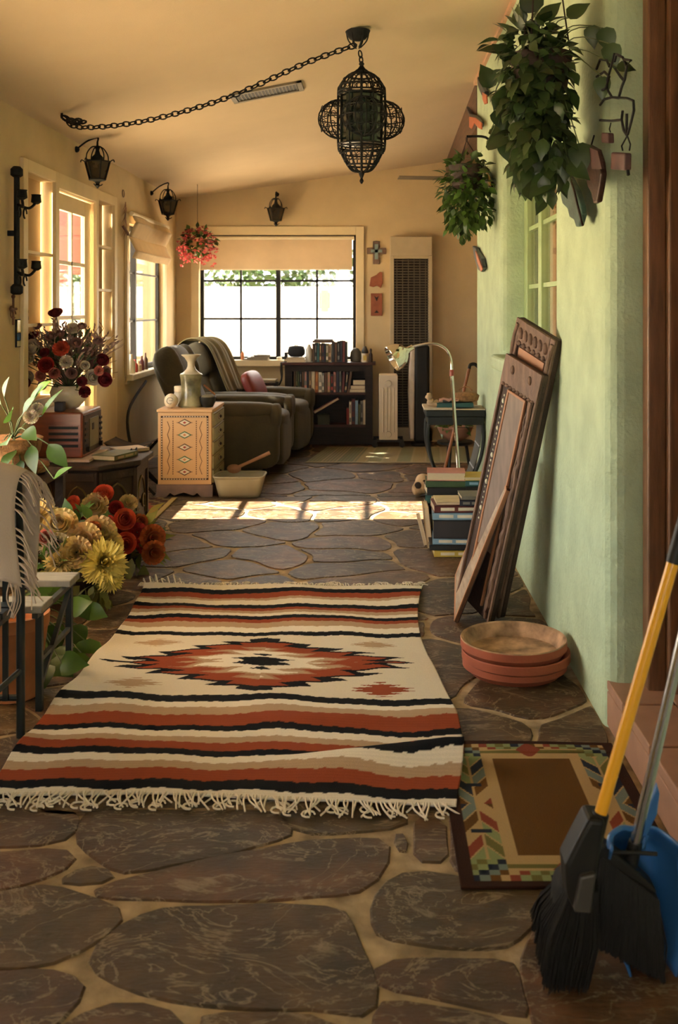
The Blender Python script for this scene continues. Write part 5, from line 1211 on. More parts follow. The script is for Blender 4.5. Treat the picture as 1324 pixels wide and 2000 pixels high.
for i in range(18): x = vx0 + f + (vx1 - vx0 - 2 * f) * (i + .5) / 18; cslab(mb, x - .004, x + .004, vy0 + f, vy1 - f, .004, .008)
mb.build('louvre', mat('vent_louvre', (.09, .07, .04), .5), vt)
# ---------------------------------------------------------------- flowers
def petal_flower(mb, c, ax, r, rings, m=0, seed=0, ruff=0):
    """cupped rose: rings of overlapping rounded petals about axis ax"""
    rr = random.Random(seed); c = Vector(c); ax = Vector(ax).normalized(); e = ax.orthogonal().normalized(); f = ax.cross(e)
    for k, (n, rad, op, ht) in enumerate(rings):
        for i in range(n):
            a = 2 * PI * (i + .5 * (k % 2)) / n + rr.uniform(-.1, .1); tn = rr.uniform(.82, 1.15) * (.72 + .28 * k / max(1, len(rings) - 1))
            wdt = 1.25 * PI / n
            def fn(u, v):
                b = a + (u - .5) * 2 * wdt * (1 - .25 * v * v); rad2 = r * rad * (.3 + .7 * min(1, v * 1.6) ** .6) * (1 + op * v * v)
                z = r * ht * (v - .35 * op * v * v * v) - r * .12 * abs(u - .5) * v + ruff * r * math.sin(u * 14 + k) * v
                return c + (e * math.cos(b) + f * math.sin(b)) * rad2 + ax * z
            mb.grid(6, 5, fn, m, tint=(tn, tn * rr.uniform(.85, 1.05), tn * rr.uniform(.8, 1.0)))
ROSE = [(3, .26, -.45, 1.15), (3, .42, -.35, 1.12), (4, .60, -.2, 1.05), (5, .80, -.05, .95), (6, 1.0, .12, .80)]
def rose(par, c, ax, r, m, seed, name='rose'):
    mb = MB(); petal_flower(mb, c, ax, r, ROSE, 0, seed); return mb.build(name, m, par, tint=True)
def mum(par, c, ax, r, m, seed, name='chrysanthemum', n=110, w_=.22):
    rr = random.Random(seed); mb = MB(); c = Vector(c); ax = Vector(ax).normalized(); e = ax.orthogonal().normalized(); f = ax.cross(e)
    for i in range(n):
        t = i / n; th = i * 2.39996; ph = .12 + 1.45 * math.sqrt(t); d = ax * math.cos(ph) + (e * math.cos(th) + f * math.sin(th)) * math.sin(ph)
        tv = rr.uniform(.8, 1.2); mb.leaf(c + d * r * .12, d + ax * .15, ax, r * rr.uniform(.8, 1.05), r * w_, 0, curl=-.25 if ph < .9 else .25, fold=.5, tint=(tv, tv, tv * .9), shape=(.4, .8, 1, .9, .1))
    return mb.build(name, m, par, tint=True)
def carnation(par, c, ax, r, m, seed, name='carnation'):
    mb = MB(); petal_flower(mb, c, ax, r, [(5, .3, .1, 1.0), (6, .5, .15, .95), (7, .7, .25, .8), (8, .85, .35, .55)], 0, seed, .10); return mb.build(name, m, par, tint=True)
fm = lambda n, c, **k: colmat('petal_' + n, c, rough=.7, var=.12, trans=.2, **k)
p_coral, p_red, p_rust = fm('coral', (.62, .10, .05)), fm('red', (.40, .03, .02)), fm('rust', (.40, .10, .025))
p_cream, p_white, p_yel, p_pink, p_mar, p_mauve = fm('cream', (.62, .48, .22)), fm('white', (.66, .60, .50)), fm('yellow', (.60, .50, .14)), fm('pink', (.55, .20, .16)), fm('maroon', (.16, .012, .02)), fm('mauve', (.36, .20, .18))
m_lfy = colmat('yellow_leaf', (.16, .17, .03), rough=.5, var=.2, trans=.2)
m_stem = mat('green_stem', (.07, .10, .03), .6)
def aim(c, core): return Vector(c) - Vector(core)
# coral rose arrangement on the floor
core = (-1.36, 5.48, .12)
ra = thing('rose_arrangement', 'coral and rust silk rose arrangement on the floor by the carved table', 'flower arrangement', (-1.36, 5.48, 0))
MB().lathe([(.10, .001), (.13, .01), (.15, .12), (.14, .125), (.001, .11)], (-1.38, 5.5, 0), 22).build('pot', m_carvd, ra)
for i, (u, v, Y, r, m) in enumerate(((203, 970, 5.50, .048, p_coral), (146, 988, 5.55, .042, p_coral), (180, 988, 5.6, .036, p_rust), (242, 1016, 5.36, .050, p_coral), (208, 1024, 5.34, .042, p_coral), (243, 1060, 5.30, .050, p_coral), (271, 1020, 5.42, .036, p_rust), (226, 995, 5.48, .036, p_red), (224, 1046, 5.36, .036, p_red), (160, 1010, 5.52, .036, p_red))):
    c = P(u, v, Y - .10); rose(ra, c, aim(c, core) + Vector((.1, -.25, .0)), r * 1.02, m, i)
for i, (u, v, Y, r, m) in enumerate(((295, 1050, 5.34, .055, p_rust), (297, 1078, 5.30, .05, p_rust), (284, 1062, 5.36, .045, p_red), (188, 992, 5.45, .060, p_cream), (250, 985, 5.55, .04, p_cream), (235, 1035, 5.4, .045, p_rust), (268, 1040, 5.36, .04, p_red))):
    c = P(u, v, Y - .10); carnation(ra, c, aim(c, core) + Vector((.05, -.25, 0)), r * 1.1, m, 20 + i)
mb = MB(); spray(mb, (-1.36, 5.5, .16), (.25, .16, .15), 170, .075, 12, up=.3); mb.build('foliage', m_lfd, ra, tint=True)
mb = MB(); spray(mb, P(272, 1075, 5.33), (.08, .06, .10), 26, .13, 13, up=-.2, W=.45)
mb.leaf(P(283, 1025, 5.4), (.55, -.1, .8), (0, -1, .4), .12, .05, tint=(1.7, 1.6, 1.5)); mb.leaf(P(288, 1003, 5.4), (.7, .1, .5), (0, -1, .4), .10, .03, tint=(1.9, 1.3, 1)); mb.leaf(P(128, 1000, 5.5), (-.7, -.2, .3), (0, -1, .6), .12, .06); mb.leaf(P(165, 1005, 5.4), (.2, -.3, .8), (0, -1, .2), .11, .06, tint=(1.5, 1.6, 1))
mb.build('yellow_leaves', m_lfy, ra, tint=True)
# cream chrysanthemum arrangement nearer the camera
core = (-1.42, 4.78, .14)
ca = thing('chrysanthemum_arrangement', 'cream and yellow chrysanthemum arrangement standing behind the grey bench', 'flower arrangement', (-1.42, 4.80, 0))
MB().lathe([(.10, .001), (.13, .01), (.16, .15), (.15, .155), (.001, .14)], (-1.42, 4.82, 0), 22).build('pot', m_carvd, ca)
for i, (u, v, Y, r, m, ax) in enumerate(((202, 1100, 4.66, .092, p_yel, (.35, -1, .35)), (78, 1010, 4.85, .075, p_cream, (-.2, -1, .5)), (118, 1100, 4.62, .062, p_cream, (-.1, -1, .6)), (213, 1128, 4.66, .06, p_yel, (.9, -.6, -.2)), (98, 1062, 4.7, .05, p_white, (-.2, -1, .3)))):
    mum(ca, P(u, v, Y - .12), ax, r * 1.08, m, i, n=130)
for i, (u, v, Y, r, m, ax) in enumerate(((120, 1028, 4.8, .055, p_cream, (.2, -1, .5)), (165, 1055, 4.72, .055, p_cream, (.2, -1, .3)), (190, 1045, 4.80, .06, p_cream, (.5, -1, .4)), (112, 1068, 4.66, .045, p_white, (.2, -1, .2)), (150, 1078, 4.64, .05, p_cream, (.1, -1, .2)), (205, 1068, 4.78, .055, p_yel, (.6, -1, .2)), (60, 1050, 4.7, .04, p_yel, (-.5, -1, .2)))):
    c = P(u, v, Y - .12); carnation(ca, c, ax, r * 1.25, m, 40 + i)
for i, (u, v, Y, r, m) in enumerate(((116, 1026, 4.72, .045, p_cream), (182, 1036, 4.78, .03, p_rust), (90, 1052, 4.66, .03, p_pink))): rose(ca, P(u, v, Y - .14), (.2, -1, .6), r * 1.1, m, 70 + i, 'rosebud')
mb = MB(); spray(mb, (-1.42, 4.78, .22), (.22, .14, .17), 200, .07, 22, up=.3); mb.build('foliage', m_lfy, ca, tint=True)
mb = MB(); spray(mb, P(82, 1110, 4.5), (.11, .09, .12), 120, .075, 23, W=.3); spray(mb, P(155, 1040, 4.75), (.12, .1, .1), 40, .09, 24); spray(mb, P(118, 1075, 4.55), (.06, .05, .05), 14, .08, 26); mb.build('light_foliage', m_lf, ca, tint=True)
mb = MB(); spray(mb, P(185, 1140, 4.7), (.08, .08, .13), 60, .09, 25, up=-.3); mb.build('yellow_leaves', m_lfy, ca, tint=True)
# pothos vines trailing on the floor
pv = thing('pothos_plant', 'trailing heart leaved pothos on the floor beneath the grey bench', 'plant', (-1.28, 4.05, 0))
MB().lathe([(.08, .001), (.10, .01), (.12, .15), (.11, .155), (.001, .14)], (-1.42, 4.12, 0), 20).build('pot', m_terra, pv)
HEART = (.35, .95, 1, .9, .65, .3, 0)
mb = MB(); ms = MB()
for i, (u, v, Y, ax, L) in enumerate(((165, 1250, 4.15, (.3, -.3, -1), .15), (158, 1295, 4.0, (-.1, -.3, -1), .10), (100, 1335, 3.92, (.4, -.5, -.5), .17), (120, 1322, 3.88, (.6, -.3, .1), .11), (75, 1330, 3.92, (-.5, -.5, -.4), .14), (85, 1365, 3.85, (.1, -.7, -.3), .12), (100, 1220, 4.2, (.3, -.4, -.6), .12), (140, 1190, 4.25, (.5, -.3, .3), .10), (120, 1175, 4.3, (-.2, -.4, .6), .10), (150, 1165, 4.3, (.4, -.2, -.7), .11), (85, 1250, 4.1, (-.3, -.6, -.2), .11), (110, 1270, 4.05, (.4, -.5, -.5), .10), (72, 1290, 3.98, (-.1, -.6, -.6), .13), (95, 1160, 4.2, (-.3, -.5, .5), .10), (60, 1210, 4.1, (-.3, -.5, -.3), .12), (150, 1220, 4.2, (.2, -.3, -.8), .10), (170, 1190, 4.35, (.7, -.1, -.2), .09))):
    tv = rnd.uniform(.6, 1.6); c = P(u, v, Y); c.z = max(c.z, .05); mb.leaf(c, ax, (0, -1, .5), L, L * .85, tint=(tv, tv, tv * .7), shape=HEART, curl=.3); ms.tube(bez([(-1.42, 4.12, .16), (Vector((-1.42, 4.12, .16)) + c) / 2 + Vector((0, 0, .05)), c], 4), .0025, 5)
mb.build('leaves', m_lf, pv, tint=True); ms.build('vine', m_stem, pv)
# ---------------------------------------------------------------- carved table, radio and their things
m_carvt = mat('carved_dark_walnut', (.040, .020, .011), .5, spec=.25, var=.4, scale=10, bump=.3)
m_gold = mat('antique_gilding', (.15, .095, .03), .4, metal=.5)
tbx, tby = -1.70, 6.32
tt = thing('carved_table', 'dark carved octagonal low table under the wooden radio', 'table', (tbx, tby, 0))
def octo(r, ry=None): ry = ry or r; return [(r * math.cos(PI / 8 + i * PI / 4), ry * math.sin(PI / 8 + i * PI / 4)) for i in range(8)]
MB().prism(octo(.345, .47), (tbx, tby, .455), (1, 0, 0), (0, 1, 0), (0, 0, .03)).build('tabletop', m_carvt, tt, bevel=.006)
oc = octo(.30, .42); MB().prism(oc, (tbx, tby, .0), (1, 0, 0), (0, 1, 0), (0, 0, .455)).build('body', m_carvt, tt, bevel=.004)
for i in range(8):
    a, b = Vector((*oc[i], 0)) + Vector((tbx, tby, 0)), Vector((*oc[(i + 1) % 8], 0)) + Vector((tbx, tby, 0)); n_ = (b - a).cross(Vector((0, 0, 1))).normalized(); e = (b - a)
    mb = MB()
    for p, q, z0, z1 in ((.0, .08, .02, .44), (.92, 1, .02, .44), (.08, .92, .02, .07), (.08, .92, .39, .44)): mb.obox(a + e * p + Vector((0, 0, z0)), e * (q - p), n_ * .014, (0, 0, z1 - z0))
    mb.build('panel_frame', m_carvt, tt, bevel=.003)
    mb = MB(); c = a + e * .5 + n_ * .004
    for s in (-1, 1): mb.tube(bez([c + e * .36 * s + Vector((0, 0, .12)), c + e * .30 * s + Vector((0, 0, .25)), c + e * .16 * s + Vector((0, 0, .33)), c + Vector((0, 0, .36))], 5), .006, 6); mb.tube(arc(c + e * .2 * s + Vector((0, 0, .2)), .04, 0, 5, 10, e.normalized(), (0, 0, 1)), .006, 6)
    mb.build('gilt_carving', m_gold, tt)
m_radio = mat('radio_mahogany', (.20, .045, .02), .28, var=.25, scale=5, stretch=(1, 1, 7), spec=.6)
x0, x1, y0, y1, z0, z1 = -2.015, -1.715, 6.08, 6.50, .502, .775
rdo = thing('table_radio', 'old red brown wooden radio on the carved table', 'radio', ((x0 + x1) / 2, (y0 + y1) / 2, z0))
MB().box(x0, x1, y0, y1, z0, z1).build('cabinet', m_radio, rdo, bevel=.012, seg=3)
mb = MB()
for i in range(4): z = z0 + .065 + i * .036; mb.box(x0 + .10, x1 - .025, y0 - .0015, y0 + .002, z, z + .017, 0); mb.box(x0 + .10, x1 - .022, y0 - .006, y0, z + .017, z + .0225, 1)
mb.build('side_louvre', [m_black, m_radio], rdo)
mb = MB(); mb.box(x1 - .001, x1 + .006, y0 + .018, y1 - .018, z0 + .02, z1 - .02); mb.build('front_panel', m_carvt, rdo, bevel=.002)
mb = MB(); mb.box(x1 + .006, x1 + .009, y0 + .13, y1 - .09, z0 + .05, z1 - .05); mb.build('dial', mat('olive_dial', (.10, .095, .04), .35), rdo, bevel=.002)
for yy in (y0 + .05, y1 - .04):
    mb = MB()
    for k in range(5): mb.box(x1 + .006, x1 + .012, yy - .02, yy + .025, z0 + .06 + k * .034, z0 + .075 + k * .034)
    mb.build('grille_bars', m_black, rdo)
MB().box(x1 + .009, x1 + .011, y0 + .18, y0 + .22, z0 + .15, z0 + .19).build('dial_window', m_black, rdo)
for yy in (y0 + .07, y1 - .06): MB().tube([(x1 + .006, yy, z0 + .045), (x1 + .026, yy, z0 + .045)], .016, 14).build('knob', m_plas, rdo)
tag(MB().box(-2.03, -1.66, 6.03, 6.47, .486, .5015).build('white_doily', mat('doily', (.55, .42, .36), .9), bevel=.002), 'pale folded cloth lying under the wooden radio', 'cloth')
book('olive', (.26, .16, .03), (-1.555, 6.22, .487), 1.25, 'olive green book at the radio\'s foot on the carved table', stripe='tan')
book('tan', (.20, .16, .02), (-1.54, 6.52, .487), .7, 'tan notebook on the carved table\'s far right corner')
gls = thing('eyeglasses', 'dark folded spectacles between the two books on the carved table', 'spectacles', (-1.47, 6.36, .487))
MB().tube(arc((-1.49, 6.34, .505), .02, 0, 2 * PI * 11 / 12, 12, (0, 1, 0), (.3, 0, 1)), .003, 5, closed=True).tube(arc((-1.47, 6.39, .505), .02, 0, 2 * PI * 11 / 12, 12, (0, 1, 0), (.3, 0, 1)), .003, 5, closed=True).tube([(-1.485, 6.36, .507), (-1.475, 6.37, .507)], .003, 5).build('rim', m_plas, gls)
MB().tube([(-1.50, 6.32, .507), (-1.58, 6.33, .49)], .0025, 5).tube([(-1.465, 6.41, .507), (-1.54, 6.42, .49)], .0025, 5).build('temple', m_plas, gls)
mb = MB(); mb.prism([(0, 0), (.055, 0), (.055, .055), (0, .055)], (-1.895, 6.12, .777), (1, 0, 0), (0, 0, 1), (0, .05, 0)); tag(mb.build('blue_box', bcol('navy'), bevel=.004), 'small blue box in front of the white flower bowl on the radio', 'box')
tag(MB().box(-1.935, -1.79, 6.10, 6.24, .7755, .7775).build('blue_mat', bcol('navy')), 'dark blue mat on the radio top under the blue box', 'mat') if False else None
fb = thing('flower_bowl', 'mixed red and white dried bouquet in a cream bowl on the radio', 'flower arrangement', (-1.86, 6.30, .777))
MB().lathe([(.045, .778), (.06, .785), (.10, .83), (.115, .875), (.10, .915), (.092, .92), (.09, .90), (.001, .88)], (-1.86, 6.30, 0), 28).build('bowl', m_cer, fb)
core = (-1.86, 6.3, .90)
FB = ((120, 683, 6.12, .05, p_coral), (93, 715, 6.08, .05, p_red), (66, 683, 6.15, .055, p_white), (66, 660, 6.25, .04, p_mar), (110, 617, 6.3, .045, p_mar), (180, 738, 6.15, .05, p_white), (130, 708, 6.1, .04, p_white), (202, 742, 6.15, .045, p_mar), (198, 705, 6.2, .04, p_mar), (165, 765, 6.1, .035, p_mar), (60, 738, 6.15, .04, p_white), (55, 748, 6.1, .03, p_mar), (142, 645, 6.25, .045, p_white), (82, 735, 6.08, .035, p_pink), (108, 730, 6.07, .035, p_pink), (185, 715, 6.25, .035, p_mauve), (50, 712, 6.2, .035, p_mauve), (170, 690, 6.2, .035, p_mauve), (192, 725, 6.12, .03, p_pink), (100, 660, 6.2, .035, p_mauve), (150, 672, 6.12, .035, p_mauve), (88, 690, 6.1, .03, p_mar), (140, 730, 6.1, .035, p_mauve), (165, 715, 6.12, .03, p_white), (60, 700, 6.12, .035, p_white), (118, 655, 6.2, .03, p_mauve), (190, 668, 6.2, .03, p_mauve), (160, 745, 6.1, .03, p_mar), (85, 752, 6.1, .03, p_mauve), (205, 725, 6.2, .03, p_mauve), (75, 640, 6.25, .028, p_mauve), (160, 640, 6.25, .028, p_mauve))
ms = MB()
for i, (u, v, Y, r, m) in enumerate(FB):
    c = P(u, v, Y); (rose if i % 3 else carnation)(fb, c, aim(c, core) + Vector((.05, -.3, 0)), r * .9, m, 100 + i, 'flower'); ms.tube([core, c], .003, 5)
ms.build('stem', m_stem, fb)
m_dry = colmat('dried_foliage', (.24, .155, .12), rough=.8, var=.3)
mb = MB(); spray(mb, (-1.86, 6.28, 1.08), (.22, .2, .17), 150, .07, 31, up=.6, W=.4, hemi=False); mb.build('foliage', m_lfd, fb, tint=True)
mb = MB()
rr = random.Random(9)
for i in range(120):
    d = Vector((rr.gauss(0, .6), rr.gauss(0, .4), 1)).normalized(); q = Vector(core); L = rr.uniform(.26, .46)
    mb.tube([q, q + d * L * .6, q + d * L + Vector((d.x * .05, 0, -.02))], .0016, 4)
    for k in range(10): mb.leaf(q + d * L * (.55 + .045 * k), d + Vector((rr.gauss(0, .6), rr.gauss(0, .6), 0)), (0, -1, 0), .03, .012, shape=(.2, 1, .6, 0))
mb.build('dried_sprigs', m_dry, fb, tint=True)
# ---------------------------------------------------------------- broad leaved plant on its stool
ps = thing('plant_stand', 'dark wooden plant stand behind the shawl draped chair', 'plant stand', (-1.74, 5.0, 0))
MB().box(-1.96, -1.54, 4.80, 5.2, .56, .59).build('top', m_carvt, ps)
for x in (-1.93, -1.57):
    for y in (4.83, 5.17): MB().box(x - .02, x + .02, y - .02, y + .02, .002, .56).build('leg', m_carvt, ps)
pl = thing('potted_plant', 'broad leaved green plant with white flower in a brown basket', 'plant', (-1.74, 4.98, .59))
MB().lathe([(.12, .591), (.155, .60), (.17, .63), (.165, .64), (.13, .625), (.001, .62)], (-1.74, 4.98, 0), 26).build('basket_tray', m_wick, pl)
MB().lathe([(.09, .622), (.125, .70), (.14, .765), (.13, .77), (.001, .75)], (-1.74, 4.98, 0), 26).build('basket', m_wick, pl)
mb = MB(); ms = MB(); q = Vector((-1.74, 4.98, .76))
OV = (.1, .7, 1, .95, .75, .4, 0)
for i, (u, v, ax, L, W, tv) in enumerate(((95, 868, (.55, -.2, -.6), .14, .085, 1.0), (62, 870, (.15, -.5, -.7), .14, .08, .7), (82, 812, (.45, -.2, .85), .16, .045, 2.4), (20, 822, (.1, -.5, .4), .13, .09, 1.7), (15, 860, (.1, -.6, .1), .14, .10, 1.3), (45, 810, (.3, -.2, .6), .13, .07, 2.0), (70, 770, (.45, -.2, .55), .10, .07, 4.2), (60, 790, (.3, -.2, .9), .11, .045, 2.6), (5, 795, (-.1, -.3, .5), .12, .08, 1.2), (105, 935, (.55, -.4, .55), .12, .045, 2.2), (30, 880, (-.2, -.7, -.3), .13, .08, .7), (2, 870, (-.5, -.5, -.1), .14, .09, .8), (50, 840, (.4, -.6, -.1), .12, .08, .9), (8, 775, (.1, -.3, .9), .1, .05, 1.5), (40, 900, (.1, -.6, -.5), .1, .06, .6), (25, 905, (-.1, -.4, -.4), .09, .05, 2.2))):
    c = P(u, v, 4.86 if i != 9 else 4.75); yl = tv > 4; tv = min(tv, 2.6 if yl else 1.6); tn = (tv * .9, tv, tv * (.3 if yl else .8)); mb.leaf(c, ax, (-.4, -.6, .7), L, W, tint=tn, shape=OV, curl=.25); ms.tube(bez([q, (q + c) / 2 + Vector((0, 0, .03)), c], 4), .003, 5)
mb.build('leaves', m_lf, pl, tint=True); ms.build('stem', m_stem, pl)
carnation(pl, P(60, 815, 4.84), (.4, -1, .4), .032, p_white, 300, 'white_flower'); carnation(pl, P(72, 800, 4.88), (.6, -1, .5), .028, p_white, 301, 'white_flower')
# ---------------------------------------------------------------- chair with shawl, grey bench
m_met = mat('dark_green_metal', (.018, .026, .028), .45, metal=.3)
chx = thing('garden_chair', 'dark metal slatted garden chair under the fringed shawl', 'chair', (-1.36, 3.15, 0))
ya = 3.33
for x in (-1.14, -1.60): MB().tube([(x, ya, .002), (x, ya, .45), (x, ya - .03, .86)], .014, 10).build('leg', m_met, chx)
for x in (-1.14, -1.60): MB().tube([(x, 2.90, .002), (x, 2.92, .43)], .014, 10).build('leg', m_met, chx)
mb = MB(); mb.tube([(-1.14, ya - .03, .86), (-1.60, ya - .03, .86)], .014).tube([(-1.14, ya, .13), (-1.6, ya, .13)], .011).tube([(-1.14, ya - .004, .54), (-1.60, ya - .004, .54)], .013)
for i in range(7): x = -1.18 - i * .065; mb.box(x - .009, x + .009, ya - .03, ya - .022, .13, .86)
mb.build('backrest', m_met, chx)
mb = MB()
for i in range(6): y = 2.88 + i * .072; mb.box(-1.60, -1.14, y, y + .055, .435, .452)
mb.box(-1.60, -1.14, 2.88, 3.31, .418, .434); mb.build('seat', m_met, chx)
for x in (-1.14, -1.6): MB().tube([(x, ya, .22), (x - .02, 2.91, .22)], .009).build('stretcher', m_met, chx)
shw = thing('shawl', 'cream fringed shawl thrown over the garden chair back', 'shawl', (-1.34, 3.3, .55))
m_shawl = mat('cream_shawl', (.52, .42, .34), .95, var=.08, scale=5, bump=.2, bscale=200)
sp_ = bez([(0, .05, .50), (0, .045, .70), (0, .03, .85), (0, 0, .90), (0, -.05, .895), (0, -.085, .80), (0, -.10, .68), (0, -.105, .56)], 6)
def shf(u, v):
    p = sp_[min(len(sp_) - 1, round(v * (len(sp_) - 1)))]; x = -1.115 - u * .54
    sag = .035 * max(0, 1 - u / .3) ** 2
    return (x + .02 * math.sin(v * 7) + (.012 if u < .1 else 0), ya - .03 + p.y + .010 * math.sin(u * 17 + v * 3), p.z - sag + .008 * math.sin(u * 9))
MB().grid(40, len(sp_), shf).build('cloth', m_shawl, shw, solid=.005)
mb = MB(); rr = random.Random(4)
for i in range(70):
    v = .12 + .88 * rr.random(); a = Vector(shf(0, v)); mb.tube(bez([a, a + Vector((.03, rr.uniform(-.02, .01), -.02)), a + Vector((.045 + rr.uniform(-.01, .02), rr.uniform(-.02, .02), -.08))], 4), .0022, 4)
for i in range(90):
    a = Vector(shf(rr.random(), 1)); mb.tube(bez([a, a + Vector((rr.uniform(-.01, .01), -.004, -.05)), a + Vector((rr.uniform(-.02, .02), -.004, -.10))], 3), .0022, 4)
mb.build('fringe', m_shawl, shw)
tag(MB().lathe([(.085, .001), (.09, .005), (.12, .25), (.125, .255), (.128, .30), (.115, .30), (.10, .25), (.001, .24)], (-1.29, 3.69, 0), 24).build('clay_pot', mat('orange_clay', (.42, .16, .06), .8)), 'orange clay pot on the floor behind the garden chair bars', 'pot')
bn = thing('slat_bench', 'weathered grey two slat bench with metal legs under the vines', 'bench', (-1.40, 3.70, 0))
m_slat = mat('weathered_slat', (.22, .21, .18), .6, var=.2, scale=6, stretch=(2, 9, 1), bump=.2)
for y in (3.50, 3.83): MB().box(-1.76, -1.125, y, y + .125, .352, .378).build('slat', m_slat, bn, bevel=.004)
for x in (-1.15, -1.73):
    for y in (3.55, 3.90): MB().box(x - .011, x + .011, y - .011, y + .011, .002, .35).build('leg', m_met, bn)
for x in (-1.15, -1.73):
    MB().obox((x - .008, 3.56, .10), (.016, 0, 0), (0, .33, .23), (0, .01, -.012)).box(x - .01, x + .01, 3.5, 3.95, .335, .352).box(x - .008, x + .008, 3.55, 3.90, .17, .185).build('brace', m_met, bn)
# ---------------------------------------------------------------- folding stool behind the table
fs_ = thing('folding_stool', 'dark folding stool with crossed legs between table and painted chest', 'stool', (-1.78, 7.72, 0))
for y in (7.55, 7.85):
    MB().tube([(-1.98, y, .012), (-1.62, y, .40)], .011).build('leg', m_plas, fs_); MB().tube([(-1.60, y + .025, .012), (-1.97, y + .025, .40)], .011).build('leg', m_plas, fs_)
MB().grid(10, 4, lambda u, v: (-1.97 + u * .35, 7.54 + v * .35, .40 - .05 * math.sin(u * PI))).build('seat', mat('dark_canvas', (.05, .035, .02), .9), fs_, solid=.006)
tag(MB().tube(bez([(-1.98, 9.0, .75), (-1.99, 8.4, .55), (-1.9, 8.1, .3), (-1.75, 7.95, .12), (-1.65, 8.0, .014)], 6), .012, 8).build('black_hose', m_plas), 'black hose curving down the left wall behind the painted chest', 'hose')
# ---------------------------------------------------------------- hangings on the left wall
sc_ = thing('iron_sconce', 'tall black iron bar candle sconce on the wall at far left', 'sconce', (XL + .05, 5.75, 1.5))
X0 = XL + .05; Ys = 5.75
MB().tube([(X0, Ys, 1.50), (X0, Ys, 2.16)], .016, 12).build('bar', m_iron, sc_)
for z in (1.50, 2.16): MB().lathe([(.02, -.03), (.034, -.02), (.034, .015), (.02, .03)], (X0, Ys, z), 14).build('end_knob', m_iron, sc_)
for z in (1.98, 1.60):
    for s in (-1, 1):
        mb = MB(); mb.tube(bez([(X0, Ys, z), (X0 + .05, Ys + .05 * s, z - .02), (X0 + .07, Ys + .12 * s, z + .02)], 5), .008, 7).tube(arc((X0 + .03, Ys + .05 * s, z - .05), .028, 0, 4.5, 10, (0, s, 0), (0, 0, 1)), .005, 6).lathe([(.01, 0), (.03, .012), (.026, .05), (.03, .055)], (X0 + .07, Ys + .12 * s, z + .01), 12)
        mb.build('candle_arm', m_iron, sc_)
MB().box(XL, X0, Ys - .01, Ys + .01, 1.80, 1.83).build('mount', m_iron, sc_)
mb = MB(); x = XL + .02; y = 5.78; mb.tube([(x, y, 1.30), (x, y, 1.46)], .007).tube([(x, y - .05, 1.39), (x, y + .05, 1.39)], .007)
for s in (-1, 1): mb.tube(arc((x, y + s * .02, 1.36), .02, 0, 5, 9, (0, 1, 0), (0, 0, 1)), .004, 5)
mb.ell((x, y, 1.46), (.012, .012, .012), 6).ell((x - .01, y, 1.39), (.012, .012, .02), 6); tag(mb.build('iron_cross', mat('rusty_iron', (.14, .06, .03), .7)), 'little rusty scrolled cross below the iron sconce', 'cross')
sg = thing('stained_glass_panel', 'small blue and yellow stained glass piece on the wall below the cross', 'stained glass', (XL + .01, 5.90, 1.2))
MB().box(XL + .002, XL + .012, 5.86, 5.925, 1.17, 1.33).build('frame', m_black, sg); mb = MB()
mb.box(XL + .012, XL + .015, 5.865, 5.92, 1.255, 1.325, 0).box(XL + .012, XL + .015, 5.865, 5.92, 1.21, 1.25, 1).box(XL + .012, XL + .015, 5.865, 5.92, 1.175, 1.205, 2); mb.build('glass', [mat('yellow_glass', (.6, .5, .1), .2), mat('blue_glass', (.04, .12, .3), .2), mat('pale_glass', (.6, .55, .35), .2)], sg)
sg2 = thing('dried_swag', 'hanging dried chilli and corn swag beside the side window', 'wall hanging', (XL + .03, 8.38, 2.0))
mb = MB(); rr = random.Random(6)
for i in range(26): z = 2.30 - .3 * rr.random(); mb.leaf((XL + .03, 8.38 + rr.gauss(0, .02), z), (rr.gauss(.1, .1), rr.gauss(0, .5), -1), (1, 0, 0), .09, .022, tint=(rr.uniform(.6, 1.6),) * 3, shape=(.6, 1, .8, .3, 0))
mb.build('husks', colmat('dried_husk', (.20, .09, .04), rough=.8, var=.3), sg2, tint=True); MB().tube(arc((XL + .012, 8.38, 2.33), .03, 0, 2 * PI * 9 / 10, 10, (0, 1, 0), (0, 0, 1)), .004, 5, closed=True).build('hanger', m_carv, sg2)
MB().tube(bez([(XL + .02, 8.33, 2.06), (XL + .05, 8.38, 2.0), (XL + .02, 8.48, 2.01)], 5), .012).build('horn', m_carv, sg2)
for i, (y, z, nm, lb, rz) in enumerate(((7.62, 1.94, 'shell_ornament', 'dark conical shell on the top shelf of the far niche', .05), (7.63, 1.62, 'carved_owl', 'small dark carved bird on the middle shelf of the far niche', .075))):
    tag(MB().lathe([(.03, 0), (.038, .02), (.028, rz), (.004, rz + .03)], (XL - .03, y, z - .07 + (.0 if i else 0)), 12).build(nm, m_carvd), lb, 'ornament')
tw = MB(); rr = random.Random(11)
for i in range(14): b = Vector((XL - .04, 7.70, 1.17)); tw.tube(bez([b, b + Vector((rr.gauss(0, .02), rr.gauss(0, .03), .07)), b + Vector((rr.gauss(0, .03), rr.gauss(0, .05), .15))], 3), .003, 5)
tw.lathe([(.03, 0), (.035, .03), (.02, .05)], (XL - .04, 7.70, 1.17), 12); tag(tw.build('twig_bundle', mat('twigs', (.2, .09, .05), .8)), 'reddish twig bundle on a lower shelf of the far niche', 'ornament')
tag(MB().ell((XL - .03, 6.08, 1.335), (.035, .045, .034), 8).ell((XL - .02, 6.1, 1.375), (.02, .02, .02), 6).build('dark_bird', m_carvd), 'dark little bird figure on the near niche\'s shelf', 'ornament')
